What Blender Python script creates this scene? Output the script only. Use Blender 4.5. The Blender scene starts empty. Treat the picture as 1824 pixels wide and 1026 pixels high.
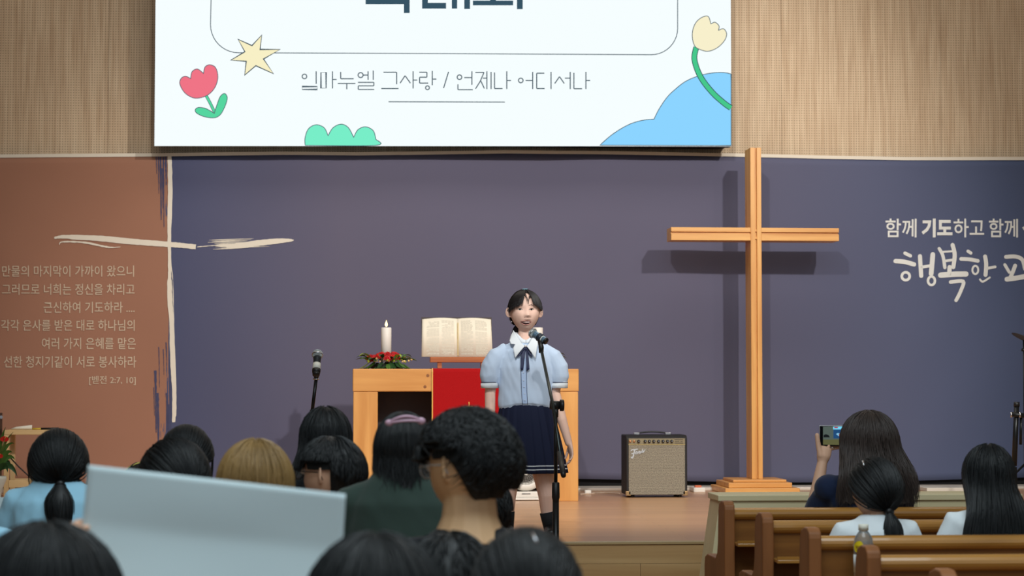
import bpy, bmesh, math, random
from math import sin, cos, pi, sqrt, radians, exp
from mathutils import Vector, Matrix, noise
from mathutils.bvhtree import BVHTree

# ------------------------------------------------------------ camera, world, lights
SC = bpy.context.scene
COL = SC.collection
SC.view_settings.view_transform = 'Standard'
SC.view_settings.look = 'None'
SC.view_settings.exposure = 0.0
SC.view_settings.gamma = 1.0
SC.view_settings.use_curve_mapping = False

FPX = 3650.0
CAMZ = 1.39
YAW = math.atan(291.0 / FPX)
PIT = math.atan(168.0 / FPX)
FW = Vector((sin(YAW) * cos(PIT), cos(YAW) * cos(PIT), sin(PIT)))
RT = Vector((cos(YAW), -sin(YAW), 0))
UP = RT.cross(FW)
cd = bpy.data.cameras.new('camera')
cam = bpy.data.objects.new('camera', cd)
COL.objects.link(cam)
cam.matrix_world = Matrix(((RT.x, UP.x, -FW.x, 0), (RT.y, UP.y, -FW.y, 0), (RT.z, UP.z, -FW.z, CAMZ), (0, 0, 0, 1)))
cd.sensor_width = 36
cd.lens = FPX / 1824 * 36
cd.clip_end = 200
cd.dof.use_dof = True
cd.dof.focus_distance = 11.3
cd.dof.aperture_fstop = 5.0
SC.camera = cam

w = bpy.data.worlds.new('world')
SC.world = w
w.use_nodes = True
w.node_tree.nodes['Background'].inputs[0].default_value = (0.80, 0.92, 1.0, 1)
w.node_tree.nodes['Background'].inputs[1].default_value = 0.52


def light(kind, name, loc, tgt, energy, color, size=0.1, cone=60, sy=None, blend=0.6):
    ld = bpy.data.lights.new(name, kind)
    ld.energy = energy
    ld.color = color
    if kind == 'SPOT':
        ld.spot_size = radians(cone)
        ld.spot_blend = blend
        ld.shadow_soft_size = size
    else:
        ld.size = size
        if sy:
            ld.shape = 'RECTANGLE'
            ld.size_y = sy
    o = bpy.data.objects.new(name, ld)
    COL.objects.link(o)
    o.location = loc
    o.rotation_euler = (Vector(tgt) - Vector(loc)).to_track_quat('-Z', 'Y').to_euler()
    return o


light('SPOT', 'stage_spot_right', (4.6, 6.0, 5.9), (1.6, 15.5, 1.6), 1800, (1.0, 0.95, 0.88), 0.10, 46)
light('SPOT', 'stage_spot_left', (0.2, 6.0, 5.9), (1.4, 15.5, 1.8), 900, (1.0, 0.95, 0.88), 0.10, 46)
light('SPOT', 'stage_spot_far_right', (5.6, 6.5, 5.7), (2.0, 15.5, 1.9), 120, (1.0, 0.95, 0.9), 0.15, 50)
light('AREA', 'hall_fill_light', (1.0, 3.5, 6.4), (1.0, 4.5, 0), 380, (0.82, 0.95, 1.0), 5.0, sy=5.0)  # added unseen area lamp, fills the hall where world light is blocked
light('AREA', 'stage_fill_light', (1.4, 13.0, 6.4), (1.4, 14.6, 0), 110, (1.0, 0.92, 0.8), 7.0, sy=1.6)  # added unseen area lamp, warm overall fill for the stage


def at(px, py, Y):
    """world point on the plane y = Y seen at picture point px, py"""
    d = FW * FPX + RT * (px - 912) - UP * (py - 513)
    return Vector((0, 0, CAMZ)) + d * (Y / d.y)


def ppm(Y):
    return FPX / Y


# ------------------------------------------------------------ materials
def lin(c):
    r = []
    for v in c[:3]:
        v /= 255.0
        r.append(v / 12.92 if v <= 0.04045 else ((v + 0.055) / 1.055) ** 2.4)
    return (r[0], r[1], r[2], 1)


MATS = {}


def mat(name, col, rough=0.5, spec=0.5, metal=0.0, bump=0.0, bscale=60.0, var=0.0, vscale=8.0, emit=0.0, trans=0.0,
        stretch=(1, 1, 1), sheen=0.0, alpha=1.0):
    if name in MATS:
        return MATS[name]
    m = bpy.data.materials.new(name)
    m.use_nodes = True
    nt = m.node_tree
    b = nt.nodes['Principled BSDF']
    c = lin(col)
    b.inputs['Base Color'].default_value = c
    b.inputs['Roughness'].default_value = rough
    b.inputs['Specular IOR Level'].default_value = spec
    b.inputs['Metallic'].default_value = metal
    b.inputs['Transmission Weight'].default_value = trans
    b.inputs['Alpha'].default_value = alpha
    if sheen:
        b.inputs['Sheen Weight'].default_value = sheen
    if emit:
        b.inputs['Emission Color'].default_value = c
        b.inputs['Emission Strength'].default_value = emit
    if bump or var:
        tc = nt.nodes.new('ShaderNodeTexCoord')
        mp = nt.nodes.new('ShaderNodeMapping')
        mp.inputs['Scale'].default_value = stretch
        nt.links.new(tc.outputs['Object'], mp.inputs[0])
    if bump:
        n = nt.nodes.new('ShaderNodeTexNoise')
        n.inputs['Scale'].default_value = bscale
        n.inputs['Detail'].default_value = 3
        nt.links.new(mp.outputs[0], n.inputs['Vector'])
        bp = nt.nodes.new('ShaderNodeBump')
        bp.inputs['Strength'].default_value = bump
        bp.inputs['Distance'].default_value = 0.01
        nt.links.new(n.outputs['Fac'], bp.inputs['Height'])
        nt.links.new(bp.outputs[0], b.inputs['Normal'])
    if var:
        n = nt.nodes.new('ShaderNodeTexNoise')
        n.inputs['Scale'].default_value = vscale
        n.inputs['Detail'].default_value = 5
        nt.links.new(mp.outputs[0], n.inputs['Vector'])
        mx = nt.nodes.new('ShaderNodeMix')
        mx.data_type = 'RGBA'
        mx.inputs[6].default_value = (c[0] * (1 - var), c[1] * (1 - var), c[2] * (1 - var), 1)
        mx.inputs[7].default_value = (min(1, c[0] * (1 + var)), min(1, c[1] * (1 + var)), min(1, c[2] * (1 + var)), 1)
        nt.links.new(n.outputs['Fac'], mx.inputs[0])
        nt.links.new(mx.outputs[2], b.inputs['Base Color'])
    MATS[name] = m
    return m


def wood(name, c1, c2, rough=0.4, axis='X', scale=6.0, spec=0.5, rings=12.0, coat=0.0):
    """streaky grain along an axis"""
    if name in MATS:
        return MATS[name]
    m = bpy.data.materials.new(name)
    m.use_nodes = True
    nt = m.node_tree
    b = nt.nodes['Principled BSDF']
    b.inputs['Roughness'].default_value = rough
    b.inputs['Specular IOR Level'].default_value = spec
    b.inputs['Coat Weight'].default_value = coat
    tc = nt.nodes.new('ShaderNodeTexCoord')
    mp = nt.nodes.new('ShaderNodeMapping')
    s = [rings, rings, rings]
    s['XYZ'.index(axis)] = 0.7
    mp.inputs['Scale'].default_value = s
    nt.links.new(tc.outputs['Object'], mp.inputs[0])
    n = nt.nodes.new('ShaderNodeTexNoise')
    n.inputs['Scale'].default_value = scale * 0.5
    n.inputs['Detail'].default_value = 6
    n.inputs['Distortion'].default_value = 0.6
    nt.links.new(mp.outputs[0], n.inputs['Vector'])
    cr = nt.nodes.new('ShaderNodeValToRGB')
    cr.color_ramp.elements[0].position = 0.3
    cr.color_ramp.elements[0].color = lin(c1)
    cr.color_ramp.elements[1].position = 0.7
    cr.color_ramp.elements[1].color = lin(c2)
    nt.links.new(n.outputs['Fac'], cr.inputs[0])
    nt.links.new(cr.outputs[0], b.inputs['Base Color'])
    MATS[name] = m
    return m


# ------------------------------------------------------------ mesh collector
class MB:
    def __init__(s):
        s.v = []
        s.f = []

    def add(s, vs, fs):
        n = len(s.v)
        s.v += [Vector(p) for p in vs]
        s.f += [tuple(i + n for i in f) for f in fs]

    def box(s, x0, x1, y0, y1, z0, z1):
        s.add([(x0, y0, z0), (x1, y0, z0), (x1, y1, z0), (x0, y1, z0), (x0, y0, z1), (x1, y0, z1), (x1, y1, z1), (x0, y1, z1)],
              [(0, 3, 2, 1), (4, 5, 6, 7), (0, 1, 5, 4), (1, 2, 6, 5), (2, 3, 7, 6), (3, 0, 4, 7)])

    def prism(s, prof, axis, a, b):
        """closed 2D profile extruded along axis between a and b"""
        n = len(prof)
        def P(p, t):
            if axis == 'X': return (t, p[0], p[1])
            if axis == 'Y': return (p[0], t, p[1])
            return (p[0], p[1], t)
        vs = [P(p, a) for p in prof] + [P(p, b) for p in prof]
        fs = [tuple(range(n))[::-1], tuple(range(n, 2 * n))]
        fs += [(i, (i + 1) % n, (i + 1) % n + n, i + n) for i in range(n)]
        s.add(vs, fs)

    def tube(s, pts, rad, n=12, ref=None, round_=False, caps=True):
        pts = [Vector(p) for p in pts]
        rad = [(r, r) if not isinstance(r, (tuple, list)) else tuple(r) for r in (rad if isinstance(rad, (list, tuple)) and len(rad) == len(pts) else [rad] * len(pts))]
        N = len(pts)
        if round_:
            t0 = (pts[0] - pts[1]).normalized()
            t1 = (pts[-1] - pts[-2]).normalized()
            a, b = rad[0], rad[-1]
            k0, k1 = min(a), min(b)
            pre = [(pts[0] + t0 * k0 * .98, (a[0] * .2, a[1] * .2)), (pts[0] + t0 * k0 * .8, (a[0] * .6, a[1] * .6)), (pts[0] + t0 * k0 * .45, (a[0] * .88, a[1] * .88))]
            post = [(pts[-1] + t1 * k1 * .45, (b[0] * .88, b[1] * .88)), (pts[-1] + t1 * k1 * .8, (b[0] * .6, b[1] * .6)), (pts[-1] + t1 * k1 * .98, (b[0] * .2, b[1] * .2))]
            pts = [p for p, r in pre] + pts + [p for p, r in post]
            rad = [r for p, r in pre] + rad + [r for p, r in post]
            N = len(pts)
        tang = []
        for i in range(N):
            t = pts[min(i + 1, N - 1)] - pts[max(i - 1, 0)]
            tang.append(t.normalized() if t.length > 1e-9 else Vector((0, 0, 1)))
        if ref is None:
            r0 = Vector((1, 0, 0)) if abs(tang[0].x) < .8 else Vector((0, 1, 0))
            side = (r0 - tang[0] * r0.dot(tang[0])).normalized()
        vs = []
        for i in range(N):
            if ref is not None:
                rr = Vector(ref)
                side = (rr - tang[i] * rr.dot(tang[i])).normalized()
            else:
                side = (side - tang[i] * side.dot(tang[i])).normalized()
            oth = tang[i].cross(side)
            ra, rb = rad[i]
            for k in range(n):
                a = 2 * pi * k / n
                vs.append(pts[i] + side * (ra * cos(a)) + oth * (rb * sin(a)))
        fs = []
        for i in range(N - 1):
            for k in range(n):
                k2 = (k + 1) % n
                fs.append((i * n + k, i * n + k2, (i + 1) * n + k2, (i + 1) * n + k))
        if caps:
            fs.append(tuple(range(n))[::-1])
            fs.append(tuple(range((N - 1) * n, N * n)))
        s.add(vs, fs)

    def ball(s, c, r, n=16, m=10, rot=None):
        c = Vector(c)
        r = (r, r, r) if not isinstance(r, (tuple, list)) else r
        vs, fs = [], []
        for j in range(m + 1):
            th = pi * j / m
            for i in range(n):
                a = 2 * pi * i / n
                p = Vector((r[0] * sin(th) * cos(a), r[1] * sin(th) * sin(a), r[2] * cos(th)))
                if rot is not None: p = rot @ p
                vs.append(c + p)
        for j in range(m):
            for i in range(n):
                i2 = (i + 1) % n
                if j == 0: fs.append((i, (j + 1) * n + i, (j + 1) * n + i2))
                elif j == m - 1: fs.append((j * n + i, (j + 1) * n + i, j * n + i2))
                else: fs.append((j * n + i, (j + 1) * n + i, (j + 1) * n + i2, j * n + i2))
        s.add(vs, fs)

    def lathe(s, prof, c, n=24):
        """profile of (r, z) about a vertical axis through c"""
        c = Vector(c)
        vs, fs = [], []
        for (r, z) in prof:
            for i in range(n):
                a = 2 * pi * i / n
                vs.append(c + Vector((r * cos(a), r * sin(a), z)))
        for j in range(len(prof) - 1):
            for i in range(n):
                i2 = (i + 1) % n
                fs.append((j * n + i, j * n + i2, (j + 1) * n + i2, (j + 1) * n + i))
        fs.append(tuple(range(n))[::-1])
        fs.append(tuple(range((len(prof) - 1) * n, len(prof) * n)))
        s.add(vs, fs)

    def disc(s, c, nrm, r, depth, n=20):
        c = Vector(c); nrm = Vector(nrm).normalized()
        s.tube([c, c + nrm * depth], [r, r], n)

    def xf(s, M):
        s.v = [M @ p for p in s.v]
        return s

    def mesh(s, name, smooth=True, org=(0, 0, 0)):
        me = bpy.data.meshes.new(name)
        o = Vector(org)
        me.from_pydata([tuple(p - o) for p in s.v], [], s.f)
        me.update()
        bm = bmesh.new()
        bm.from_mesh(me)
        bmesh.ops.recalc_face_normals(bm, faces=bm.faces)
        bm.to_mesh(me)
        bm.free()
        if smooth:
            me.shade_smooth()
        return me

    def build(s, name, m, parent=None, smooth=False, bevel=0.0, label=None):
        me = s.mesh(name, smooth)
        return put(name, me, m, parent, bevel, label)


def put(name, me, m, parent=None, bevel=0.0, label=None):
    o = bpy.data.objects.new(name, me)
    COL.objects.link(o)
    if m is not None:
        me.materials.clear()
        me.materials.append(m)
    if parent is not None:
        o.parent = parent
        P = parent
        off = Vector((0, 0, 0))
        while P is not None:
            off += P.location
            P = P.parent
        o.location = -off
    if bevel:
        bv = o.modifiers.new('b', 'BEVEL')
        bv.width = bevel
        bv.segments = 2
        bv.limit_method = 'ANGLE'
    if label:
        o['label'] = label
    return o


def thing(name, label, cat, loc, group=None):
    o = bpy.data.objects.new(name, None)
    COL.objects.link(o)
    o.location = loc
    o.empty_display_size = 0.1
    o['label'] = label
    o['category'] = cat
    if group: o['group'] = group
    return o


def tag(o, label, cat, group=None):
    o['label'] = label
    o['category'] = cat
    if group: o['group'] = group
    return o


def struct(o):
    o['kind'] = 'structure'
    return o


def fuse(mb, voxel, smooth=1):
    """union of all the closed pieces as one continuous surface"""
    me = mb.mesh('tmp', False)
    o = bpy.data.objects.new('tmp', me)
    COL.objects.link(o)
    md = o.modifiers.new('r', 'REMESH')
    md.mode = 'VOXEL'
    md.voxel_size = voxel
    if smooth:
        sm = o.modifiers.new('s', 'SMOOTH')
        sm.iterations = smooth
        sm.factor = 0.5
    dg = bpy.context.evaluated_depsgraph_get()
    dg.update()
    out = bpy.data.meshes.new_from_object(o.evaluated_get(dg))
    bpy.data.objects.remove(o)
    bpy.data.meshes.remove(me)
    out.shade_smooth()
    return out


def ctr(pts, closed=False, n=8, corners=()):
    """smooth curve through points, sharp at the corner indices"""
    N = len(pts)
    P = [Vector(p) for p in pts]
    out = []
    for i in range(N if closed else N - 1):
        p1, p2 = P[i], P[(i + 1) % N]
        p0 = P[i - 1] if (closed or i > 0) else p1
        p3 = P[(i + 2) % N] if (closed or i + 2 < N) else p2
        if i in corners: p0 = p1
        if (i + 1) % N in corners: p3 = p2
        for k in range(n):
            t = k / n
            out.append(0.5 * ((2 * p1) + (p2 - p0) * t + (2 * p0 - 5 * p1 + 4 * p2 - p3) * t * t + (3 * p1 - p0 - 3 * p2 + p3) * t ** 3))
    if not closed: out.append(P[-1])
    return out


def fill(mb, pts2, fn, depth=0):
    """triangulated flat polygon, points mapped by fn"""
    bm = bmesh.new()
    vs = [bm.verts.new((p[0], p[1], 0)) for p in pts2]
    es = [bm.edges.new((vs[i], vs[(i + 1) % len(vs)])) for i in range(len(vs))]
    bmesh.ops.triangle_fill(bm, use_beauty=True, edges=es)
    bm.verts.index_update()
    vv = [fn(v.co.x, v.co.y) for v in bm.verts]
    ff = [tuple(v.index for v in f.verts) for f in bm.faces]
    mb.add(vv, ff)
    bm.free()


def ribbon(mb, pts2, wd, fn, closed=False, cap=False):
    """flat stroke of width wd (list or number) along 2D points mapped by fn"""
    P = [Vector((p[0], p[1])) for p in pts2]
    N = len(P)
    W = wd if isinstance(wd, (list, tuple)) else [wd] * N
    vs = []
    for i in range(N):
        if closed: a, b = P[i - 1], P[(i + 1) % N]
        else: a, b = P[max(0, i - 1)], P[min(N - 1, i + 1)]
        t = (b - a)
        t = t.normalized() if t.length > 1e-9 else Vector((1, 0))
        nn = Vector((-t.y, t.x))
        k = 1.0
        if (0 < i < N - 1) or closed:
            t1 = (P[i] - P[i - 1])
            if t1.length > 1e-9:
                k = min(1.6, 1 / max(.5, abs(t1.normalized().dot(t))))
        vs += [P[i] + nn * W[i] * .5 * k, P[i] - nn * W[i] * .5 * k]
    fs = [(2 * i, 2 * i + 1, 2 * i + 3, 2 * i + 2) for i in range(N - 1)]
    if closed: fs.append((2 * N - 2, 2 * N - 1, 1, 0))
    mb.add([fn(v.x, v.y) for v in vs], fs)
    if cap:
        for e, q in ((P[0], W[0]), (P[-1], W[-1])):
            ring = [(e.x + cos(2 * pi * k / 12) * q * .5, e.y + sin(2 * pi * k / 12) * q * .5) for k in range(12)]
            mb.add([fn(*p) for p in ring], [tuple(range(12))])


def text2d(body, bold=0.0):
    cu = bpy.data.curves.new('t', 'FONT')
    cu.body = body
    cu.offset = bold
    cu.resolution_u = 3
    o = bpy.data.objects.new('t', cu)
    COL.objects.link(o)
    dg = bpy.context.evaluated_depsgraph_get()
    dg.update()
    me = bpy.data.meshes.new_from_object(o.evaluated_get(dg))
    vs = [(v.co.x, v.co.y) for v in me.vertices]
    fs = [tuple(p.vertices) for p in me.polygons]
    bpy.data.objects.remove(o)
    bpy.data.curves.remove(cu)
    bpy.data.meshes.remove(me)
    return vs, fs


def text_fit(mb, body, x0, y0, x1, y1, fn, bold=0.0):
    """set text inside the box x0..x1, y0 (top)..y1 (bottom), mapped by fn"""
    vs, fs = text2d(body, bold)
    if not vs: return
    ax, bx = min(v[0] for v in vs), max(v[0] for v in vs)
    ay, by = min(v[1] for v in vs), max(v[1] for v in vs)
    mb.add([fn(x0 + (v[0] - ax) / (bx - ax) * (x1 - x0), y1 + (v[1] - ay) / (by - ay) * (y0 - y1)) for v in vs], fs)


FL = 0.56     # stage floor
WY = 16.0     # back wall
EY = 10.63    # stage edge

# ------------------------------------------------------------ the room
m_panel = bpy.data.materials.new('perforated_wood')


def make_panel_mat(m):
    m.use_nodes = True
    nt = m.node_tree
    b = nt.nodes['Principled BSDF']
    b.inputs['Roughness'].default_value = .6
    b.inputs['Specular IOR Level'].default_value = .25
    tc = nt.nodes.new('ShaderNodeTexCoord')
    mp = nt.nodes.new('ShaderNodeMapping')
    mp.inputs['Scale'].default_value = (16, 1, .8)
    nt.links.new(tc.outputs['Object'], mp.inputs[0])
    n = nt.nodes.new('ShaderNodeTexNoise')
    n.inputs['Scale'].default_value = 2.6
    n.inputs['Detail'].default_value = 7
    nt.links.new(mp.outputs[0], n.inputs['Vector'])
    cr = nt.nodes.new('ShaderNodeValToRGB')
    cr.color_ramp.elements[0].position = .3
    cr.color_ramp.elements[0].color = lin((192, 164, 134))
    cr.color_ramp.elements[1].position = .7
    cr.color_ramp.elements[1].color = lin((220, 196, 166))
    nt.links.new(n.outputs['Fac'], cr.inputs[0])
    sx = nt.nodes.new('ShaderNodeSeparateXYZ')
    nt.links.new(tc.outputs['Object'], sx.inputs[0])
    out = []
    for ax in (0, 2):
        k = nt.nodes.new('ShaderNodeMath'); k.operation = 'MULTIPLY'; k.inputs[1].default_value = 50.0
        nt.links.new(sx.outputs[ax], k.inputs[0])
        f = nt.nodes.new('ShaderNodeMath'); f.operation = 'FRACT'
        nt.links.new(k.outputs[0], f.inputs[0])
        g = nt.nodes.new('ShaderNodeMath'); g.operation = 'SUBTRACT'; g.inputs[1].default_value = .5
        nt.links.new(f.outputs[0], g.inputs[0])
        h = nt.nodes.new('ShaderNodeMath'); h.operation = 'MULTIPLY'
        nt.links.new(g.outputs[0], h.inputs[0]); nt.links.new(g.outputs[0], h.inputs[1])
        out.append(h)
    a = nt.nodes.new('ShaderNodeMath'); a.operation = 'ADD'
    nt.links.new(out[0].outputs[0], a.inputs[0]); nt.links.new(out[1].outputs[0], a.inputs[1])
    l = nt.nodes.new('ShaderNodeMath'); l.operation = 'LESS_THAN'; l.inputs[1].default_value = .05
    nt.links.new(a.outputs[0], l.inputs[0])
    mx = nt.nodes.new('ShaderNodeMix'); mx.data_type = 'RGBA'
    q = nt.nodes.new('ShaderNodeMath'); q.operation = 'MULTIPLY'; q.inputs[1].default_value = .5
    nt.links.new(l.outputs[0], q.inputs[0])
    nt.links.new(q.outputs[0], mx.inputs[0])
    nt.links.new(cr.outputs[0], mx.inputs[6])
    mx.inputs[7].default_value = lin((60, 45, 30))
    nt.links.new(mx.outputs[2], b.inputs['Base Color'])


make_panel_mat(m_panel)
m_plaster = mat('wall_paint', (150, 140, 125), .8, .2)
m_stage = bpy.data.materials.new('stage_laminate')


def plank_mat(m, c1, c2, rough, pw, spec=.5):
    m.use_nodes = True
    nt = m.node_tree
    b = nt.nodes['Principled BSDF']
    b.inputs['Roughness'].default_value = rough
    b.inputs['Specular IOR Level'].default_value = spec
    tc = nt.nodes.new('ShaderNodeTexCoord')
    mp = nt.nodes.new('ShaderNodeMapping')
    mp.inputs['Scale'].default_value = (.5, 14, 14)
    nt.links.new(tc.outputs['Object'], mp.inputs[0])
    n = nt.nodes.new('ShaderNodeTexNoise'); n.inputs['Scale'].default_value = 2.2; n.inputs['Detail'].default_value = 6
    nt.links.new(mp.outputs[0], n.inputs['Vector'])
    br = nt.nodes.new('ShaderNodeTexBrick')
    br.inputs['Scale'].default_value = 1.0
    br.inputs['Brick Width'].default_value = 1.2
    br.inputs['Row Height'].default_value = pw
    br.inputs['Mortar Size'].default_value = .003
    br.inputs['Color1'].default_value = (.93, .93, .93, 1)
    br.inputs['Color2'].default_value = (1.03, 1.02, 1.0, 1)
    br.inputs['Mortar'].default_value = (.8, .77, .74, 1)
    nt.links.new(tc.outputs['Object'], br.inputs['Vector'])
    cr = nt.nodes.new('ShaderNodeValToRGB')
    cr.color_ramp.elements[0].position = .3; cr.color_ramp.elements[0].color = lin(c1)
    cr.color_ramp.elements[1].position = .7; cr.color_ramp.elements[1].color = lin(c2)
    nt.links.new(n.outputs['Fac'], cr.inputs[0])
    mx = nt.nodes.new('ShaderNodeMix'); mx.data_type = 'RGBA'; mx.blend_type = 'MULTIPLY'
    mx.inputs[0].default_value = 1
    nt.links.new(cr.outputs[0], mx.inputs[6]); nt.links.new(br.outputs[0], mx.inputs[7])
    nt.links.new(mx.outputs[2], b.inputs['Base Color'])


plank_mat(m_stage, (192, 146, 108), (212, 168, 128), .30, .12, .6)
m_hall = bpy.data.materials.new('hall_floor_wood')
plank_mat(m_hall, (120, 84, 54), (146, 104, 70), .4, .12)
m_riser = wood('riser_laminate', (190, 150, 98), (212, 176, 124), .5, 'X', 3.0, rings=10)
m_trim = mat('pale_trim', (216, 208, 190), .5, var=.05)

f = MB(); f.box(-7, 9, -3.0, EY + .02, -.1, 0)
struct(f.build('floor', m_hall))
f = MB(); f.box(-7, 9, EY, WY + .3, 0, FL)
stage = struct(f.build('stage_floor', m_stage)); stage.name = 'floor'
stage.name = 'trim_1'
stage['label'] = 'raised stage floor of orange brown laminate planks'
# stage riser boards and nosing
rz = [(FL - .014, FL - .110), (FL - .1115, FL - .302), (FL - .3035, FL - .49)]
seams = {0: [-6.0, -3.2, -.6, .9, 3.7, 6.4], 1: [-5.2, -1.5, .35, at(1140, 1010, EY).x, 4.2, 7.6], 2: [-6.2, -3.0, 0, 2.4, 5.2, 8.2]}
for r, (zt, zb) in enumerate(rz):
    xs = [-6.9] + sorted(seams[r]) + [8.9]
    for i in range(len(xs) - 1):
        b = MB(); b.box(xs[i] + .0008, xs[i + 1] - .0008, EY - .014, EY + .001, zb, zt)
        b.build('riser_board', m_riser, stage)
b = MB(); b.box(-6.9, 8.9, EY - .022, EY + .03, FL - .012, FL + .004)
struct(b.build('trim_2', mat('nosing', (186, 160, 116), .35), None, bevel=.003))['label'] = 'thin pale nosing along the stage edge'

wl = struct((lambda q: (q.box(-7, 9, WY + .02, WY + .3, 0, 6.9), q.build('wall_back', m_plaster))[1])(MB()))
for (nm, x0, x1) in (('wall_left', -7.2, -7.0), ('wall_right', 9.0, 9.2)):
    q = MB(); q.box(x0, x1, -3, WY + .3, 0, 6.9)
    struct(q.build(nm, m_plaster))
q = MB(); q.box(-7.2, 9.2, -3, WY + .3, 6.9, 7.1)
struct(q.build('ceiling', mat('ceiling_paint', (205, 205, 200), .9)))
# wooden acoustic panels, joints recessed
sx_ = [at(p, 200, WY).x for p in (193, 1392)]
pitch = (at(1676, 200, WY).x - at(1392, 200, WY).x)
joints = sorted(set([round(at(193, 200, WY).x + k * pitch, 3) for k in range(-3, 1)] + [round(at(1392, 200, WY).x + k * pitch, 3) for k in range(-3, 5)]))
for i in range(len(joints) - 1):
    a, b_ = joints[i], joints[i + 1]
    if b_ - a < .2: continue
    q = MB(); q.box(a + .0012, b_ - .0012, WY, WY + .021, 2.9, 6.6)
    q.build('wood_panel', m_panel, wl)

q = MB(); q.box(-6.9, 8.9, WY - .36, WY - .02, FL, FL + .022)
struct(q.build('baseboard_back', mat('marble_sill', (214, 206, 196), .35, var=.1, vscale=3), bevel=.004))

# ------------------------------------------------------------ banner
BY = WY - .10
TOPS = [(-60, 277), (0, 275), (275, 273), (500, 270), (640, 271.5), (900, 267.5), (1130, 270), (1300, 273), (1500, 278), (1610, 280), (1824, 279.5), (1900, 279)]


def topz(x):
    px = 621 + (x / BY) * FPX
    # refine the pixel column for the yawed camera
    for _ in range(4):
        px += (x - at(px, 275, BY).x) * ppm(BY)
    for (a, ya), (b, yb) in zip(TOPS, TOPS[1:]):
        if a <= px <= b:
            return at(px, ya + (yb - ya) * (px - a) / (b - a), BY).z
    return at(px, 277, BY).z


def bwave(x, z):
    a = .016 * noise.noise(Vector((x * .9 + z * .55, z * .35, 1.7))) + .009 * noise.noise(Vector((x * 2.2 - z * .9, z * .9, 5)))
    t = max(0, min(1, (topz_cache(x) - z) / .25))
    a += .010 * (1 - t) * noise.noise(Vector((x * 1.1, z * 9, 9)))
    return BY + a


_tc = {}


def topz_cache(x):
    k = round(x * 20)
    if k not in _tc: _tc[k] = topz(k / 20)
    return _tc[k]


m_ban = bpy.data.materials.new('banner_print')


def banner_mat(m, xs):
    m.use_nodes = True
    nt = m.node_tree
    b = nt.nodes['Principled BSDF']
    b.inputs['Roughness'].default_value = .75
    b.inputs['Specular IOR Level'].default_value = .2
    tc = nt.nodes.new('ShaderNodeTexCoord')
    sx = nt.nodes.new('ShaderNodeSeparateXYZ')
    nt.links.new(tc.outputs['Object'], sx.inputs[0])
    mp = nt.nodes.new('ShaderNodeMapping'); mp.inputs['Scale'].default_value = (60, 1, 2.5)
    nt.links.new(tc.outputs['Object'], mp.inputs[0])
    n = nt.nodes.new('ShaderNodeTexNoise'); n.inputs['Scale'].default_value = 1.0; n.inputs['Detail'].default_value = 4
    nt.links.new(mp.outputs[0], n.inputs['Vector'])
    # dry brush amount only near the top and bottom of the stroke
    mr = nt.nodes.new('ShaderNodeMath'); mr.operation = 'SUBTRACT'; mr.inputs[1].default_value = 2.0
    nt.links.new(sx.outputs[2], mr.inputs[0])
    ab = nt.nodes.new('ShaderNodeMath'); ab.operation = 'ABSOLUTE'; nt.links.new(mr.outputs[0], ab.inputs[0])
    rg = nt.nodes.new('ShaderNodeMapRange'); rg.inputs[1].default_value = .35; rg.inputs[2].default_value = .9
    rg.inputs[3].default_value = .02; rg.inputs[4].default_value = .20
    nt.links.new(ab.outputs[0], rg.inputs[0])
    nn = nt.nodes.new('ShaderNodeMath'); nn.operation = 'SUBTRACT'; nn.inputs[1].default_value = .42
    nt.links.new(n.outputs['Fac'], nn.inputs[0])
    mu = nt.nodes.new('ShaderNodeMath'); mu.operation = 'MULTIPLY'
    nt.links.new(nn.outputs[0], mu.inputs[0]); nt.links.new(rg.outputs[0], mu.inputs[1])
    ad = nt.nodes.new('ShaderNodeMath'); ad.operation = 'ADD'
    nt.links.new(sx.outputs[0], ad.inputs[0]); nt.links.new(mu.outputs[0], ad.inputs[1])
    gt = nt.nodes.new('ShaderNodeMath'); gt.operation = 'GREATER_THAN'; gt.inputs[1].default_value = xs
    nt.links.new(ad.outputs[0], gt.inputs[0])
    # stage light painted into the print: bluer at its ends, greyer violet mid-way
    rg2 = nt.nodes.new('ShaderNodeValToRGB')
    e = rg2.color_ramp.elements
    e[0].position = 0.0; e[0].color = lin((80, 84, 114))
    e[1].position = 1.0; e[1].color = lin((80, 90, 120))
    k = e.new(.20); k.color = lin((103, 99, 120))
    k = e.new(.62); k.color = lin((98, 96, 118))
    m2 = nt.nodes.new('ShaderNodeMapRange'); m2.inputs[1].default_value = xs; m2.inputs[2].default_value = xs + 6.6
    nt.links.new(sx.outputs[0], m2.inputs[0]); nt.links.new(m2.outputs[0], rg2.inputs[0])
    nb = nt.nodes.new('ShaderNodeTexNoise'); nb.inputs['Scale'].default_value = .9; nb.inputs['Detail'].default_value = 2
    nt.links.new(tc.outputs['Object'], nb.inputs['Vector'])
    br = nt.nodes.new('ShaderNodeMix'); br.data_type = 'RGBA'
    br.inputs[6].default_value = lin((152, 108, 88)); br.inputs[7].default_value = lin((172, 124, 102))
    nt.links.new(nb.outputs['Fac'], br.inputs[0])
    mx = nt.nodes.new('ShaderNodeMix'); mx.data_type = 'RGBA'
    nt.links.new(gt.outputs[0], mx.inputs[0])
    nt.links.new(br.outputs[2], mx.inputs[6]); nt.links.new(rg2.outputs[0], mx.inputs[7])
    nt.links.new(mx.outputs[2], b.inputs['Base Color'])


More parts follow.
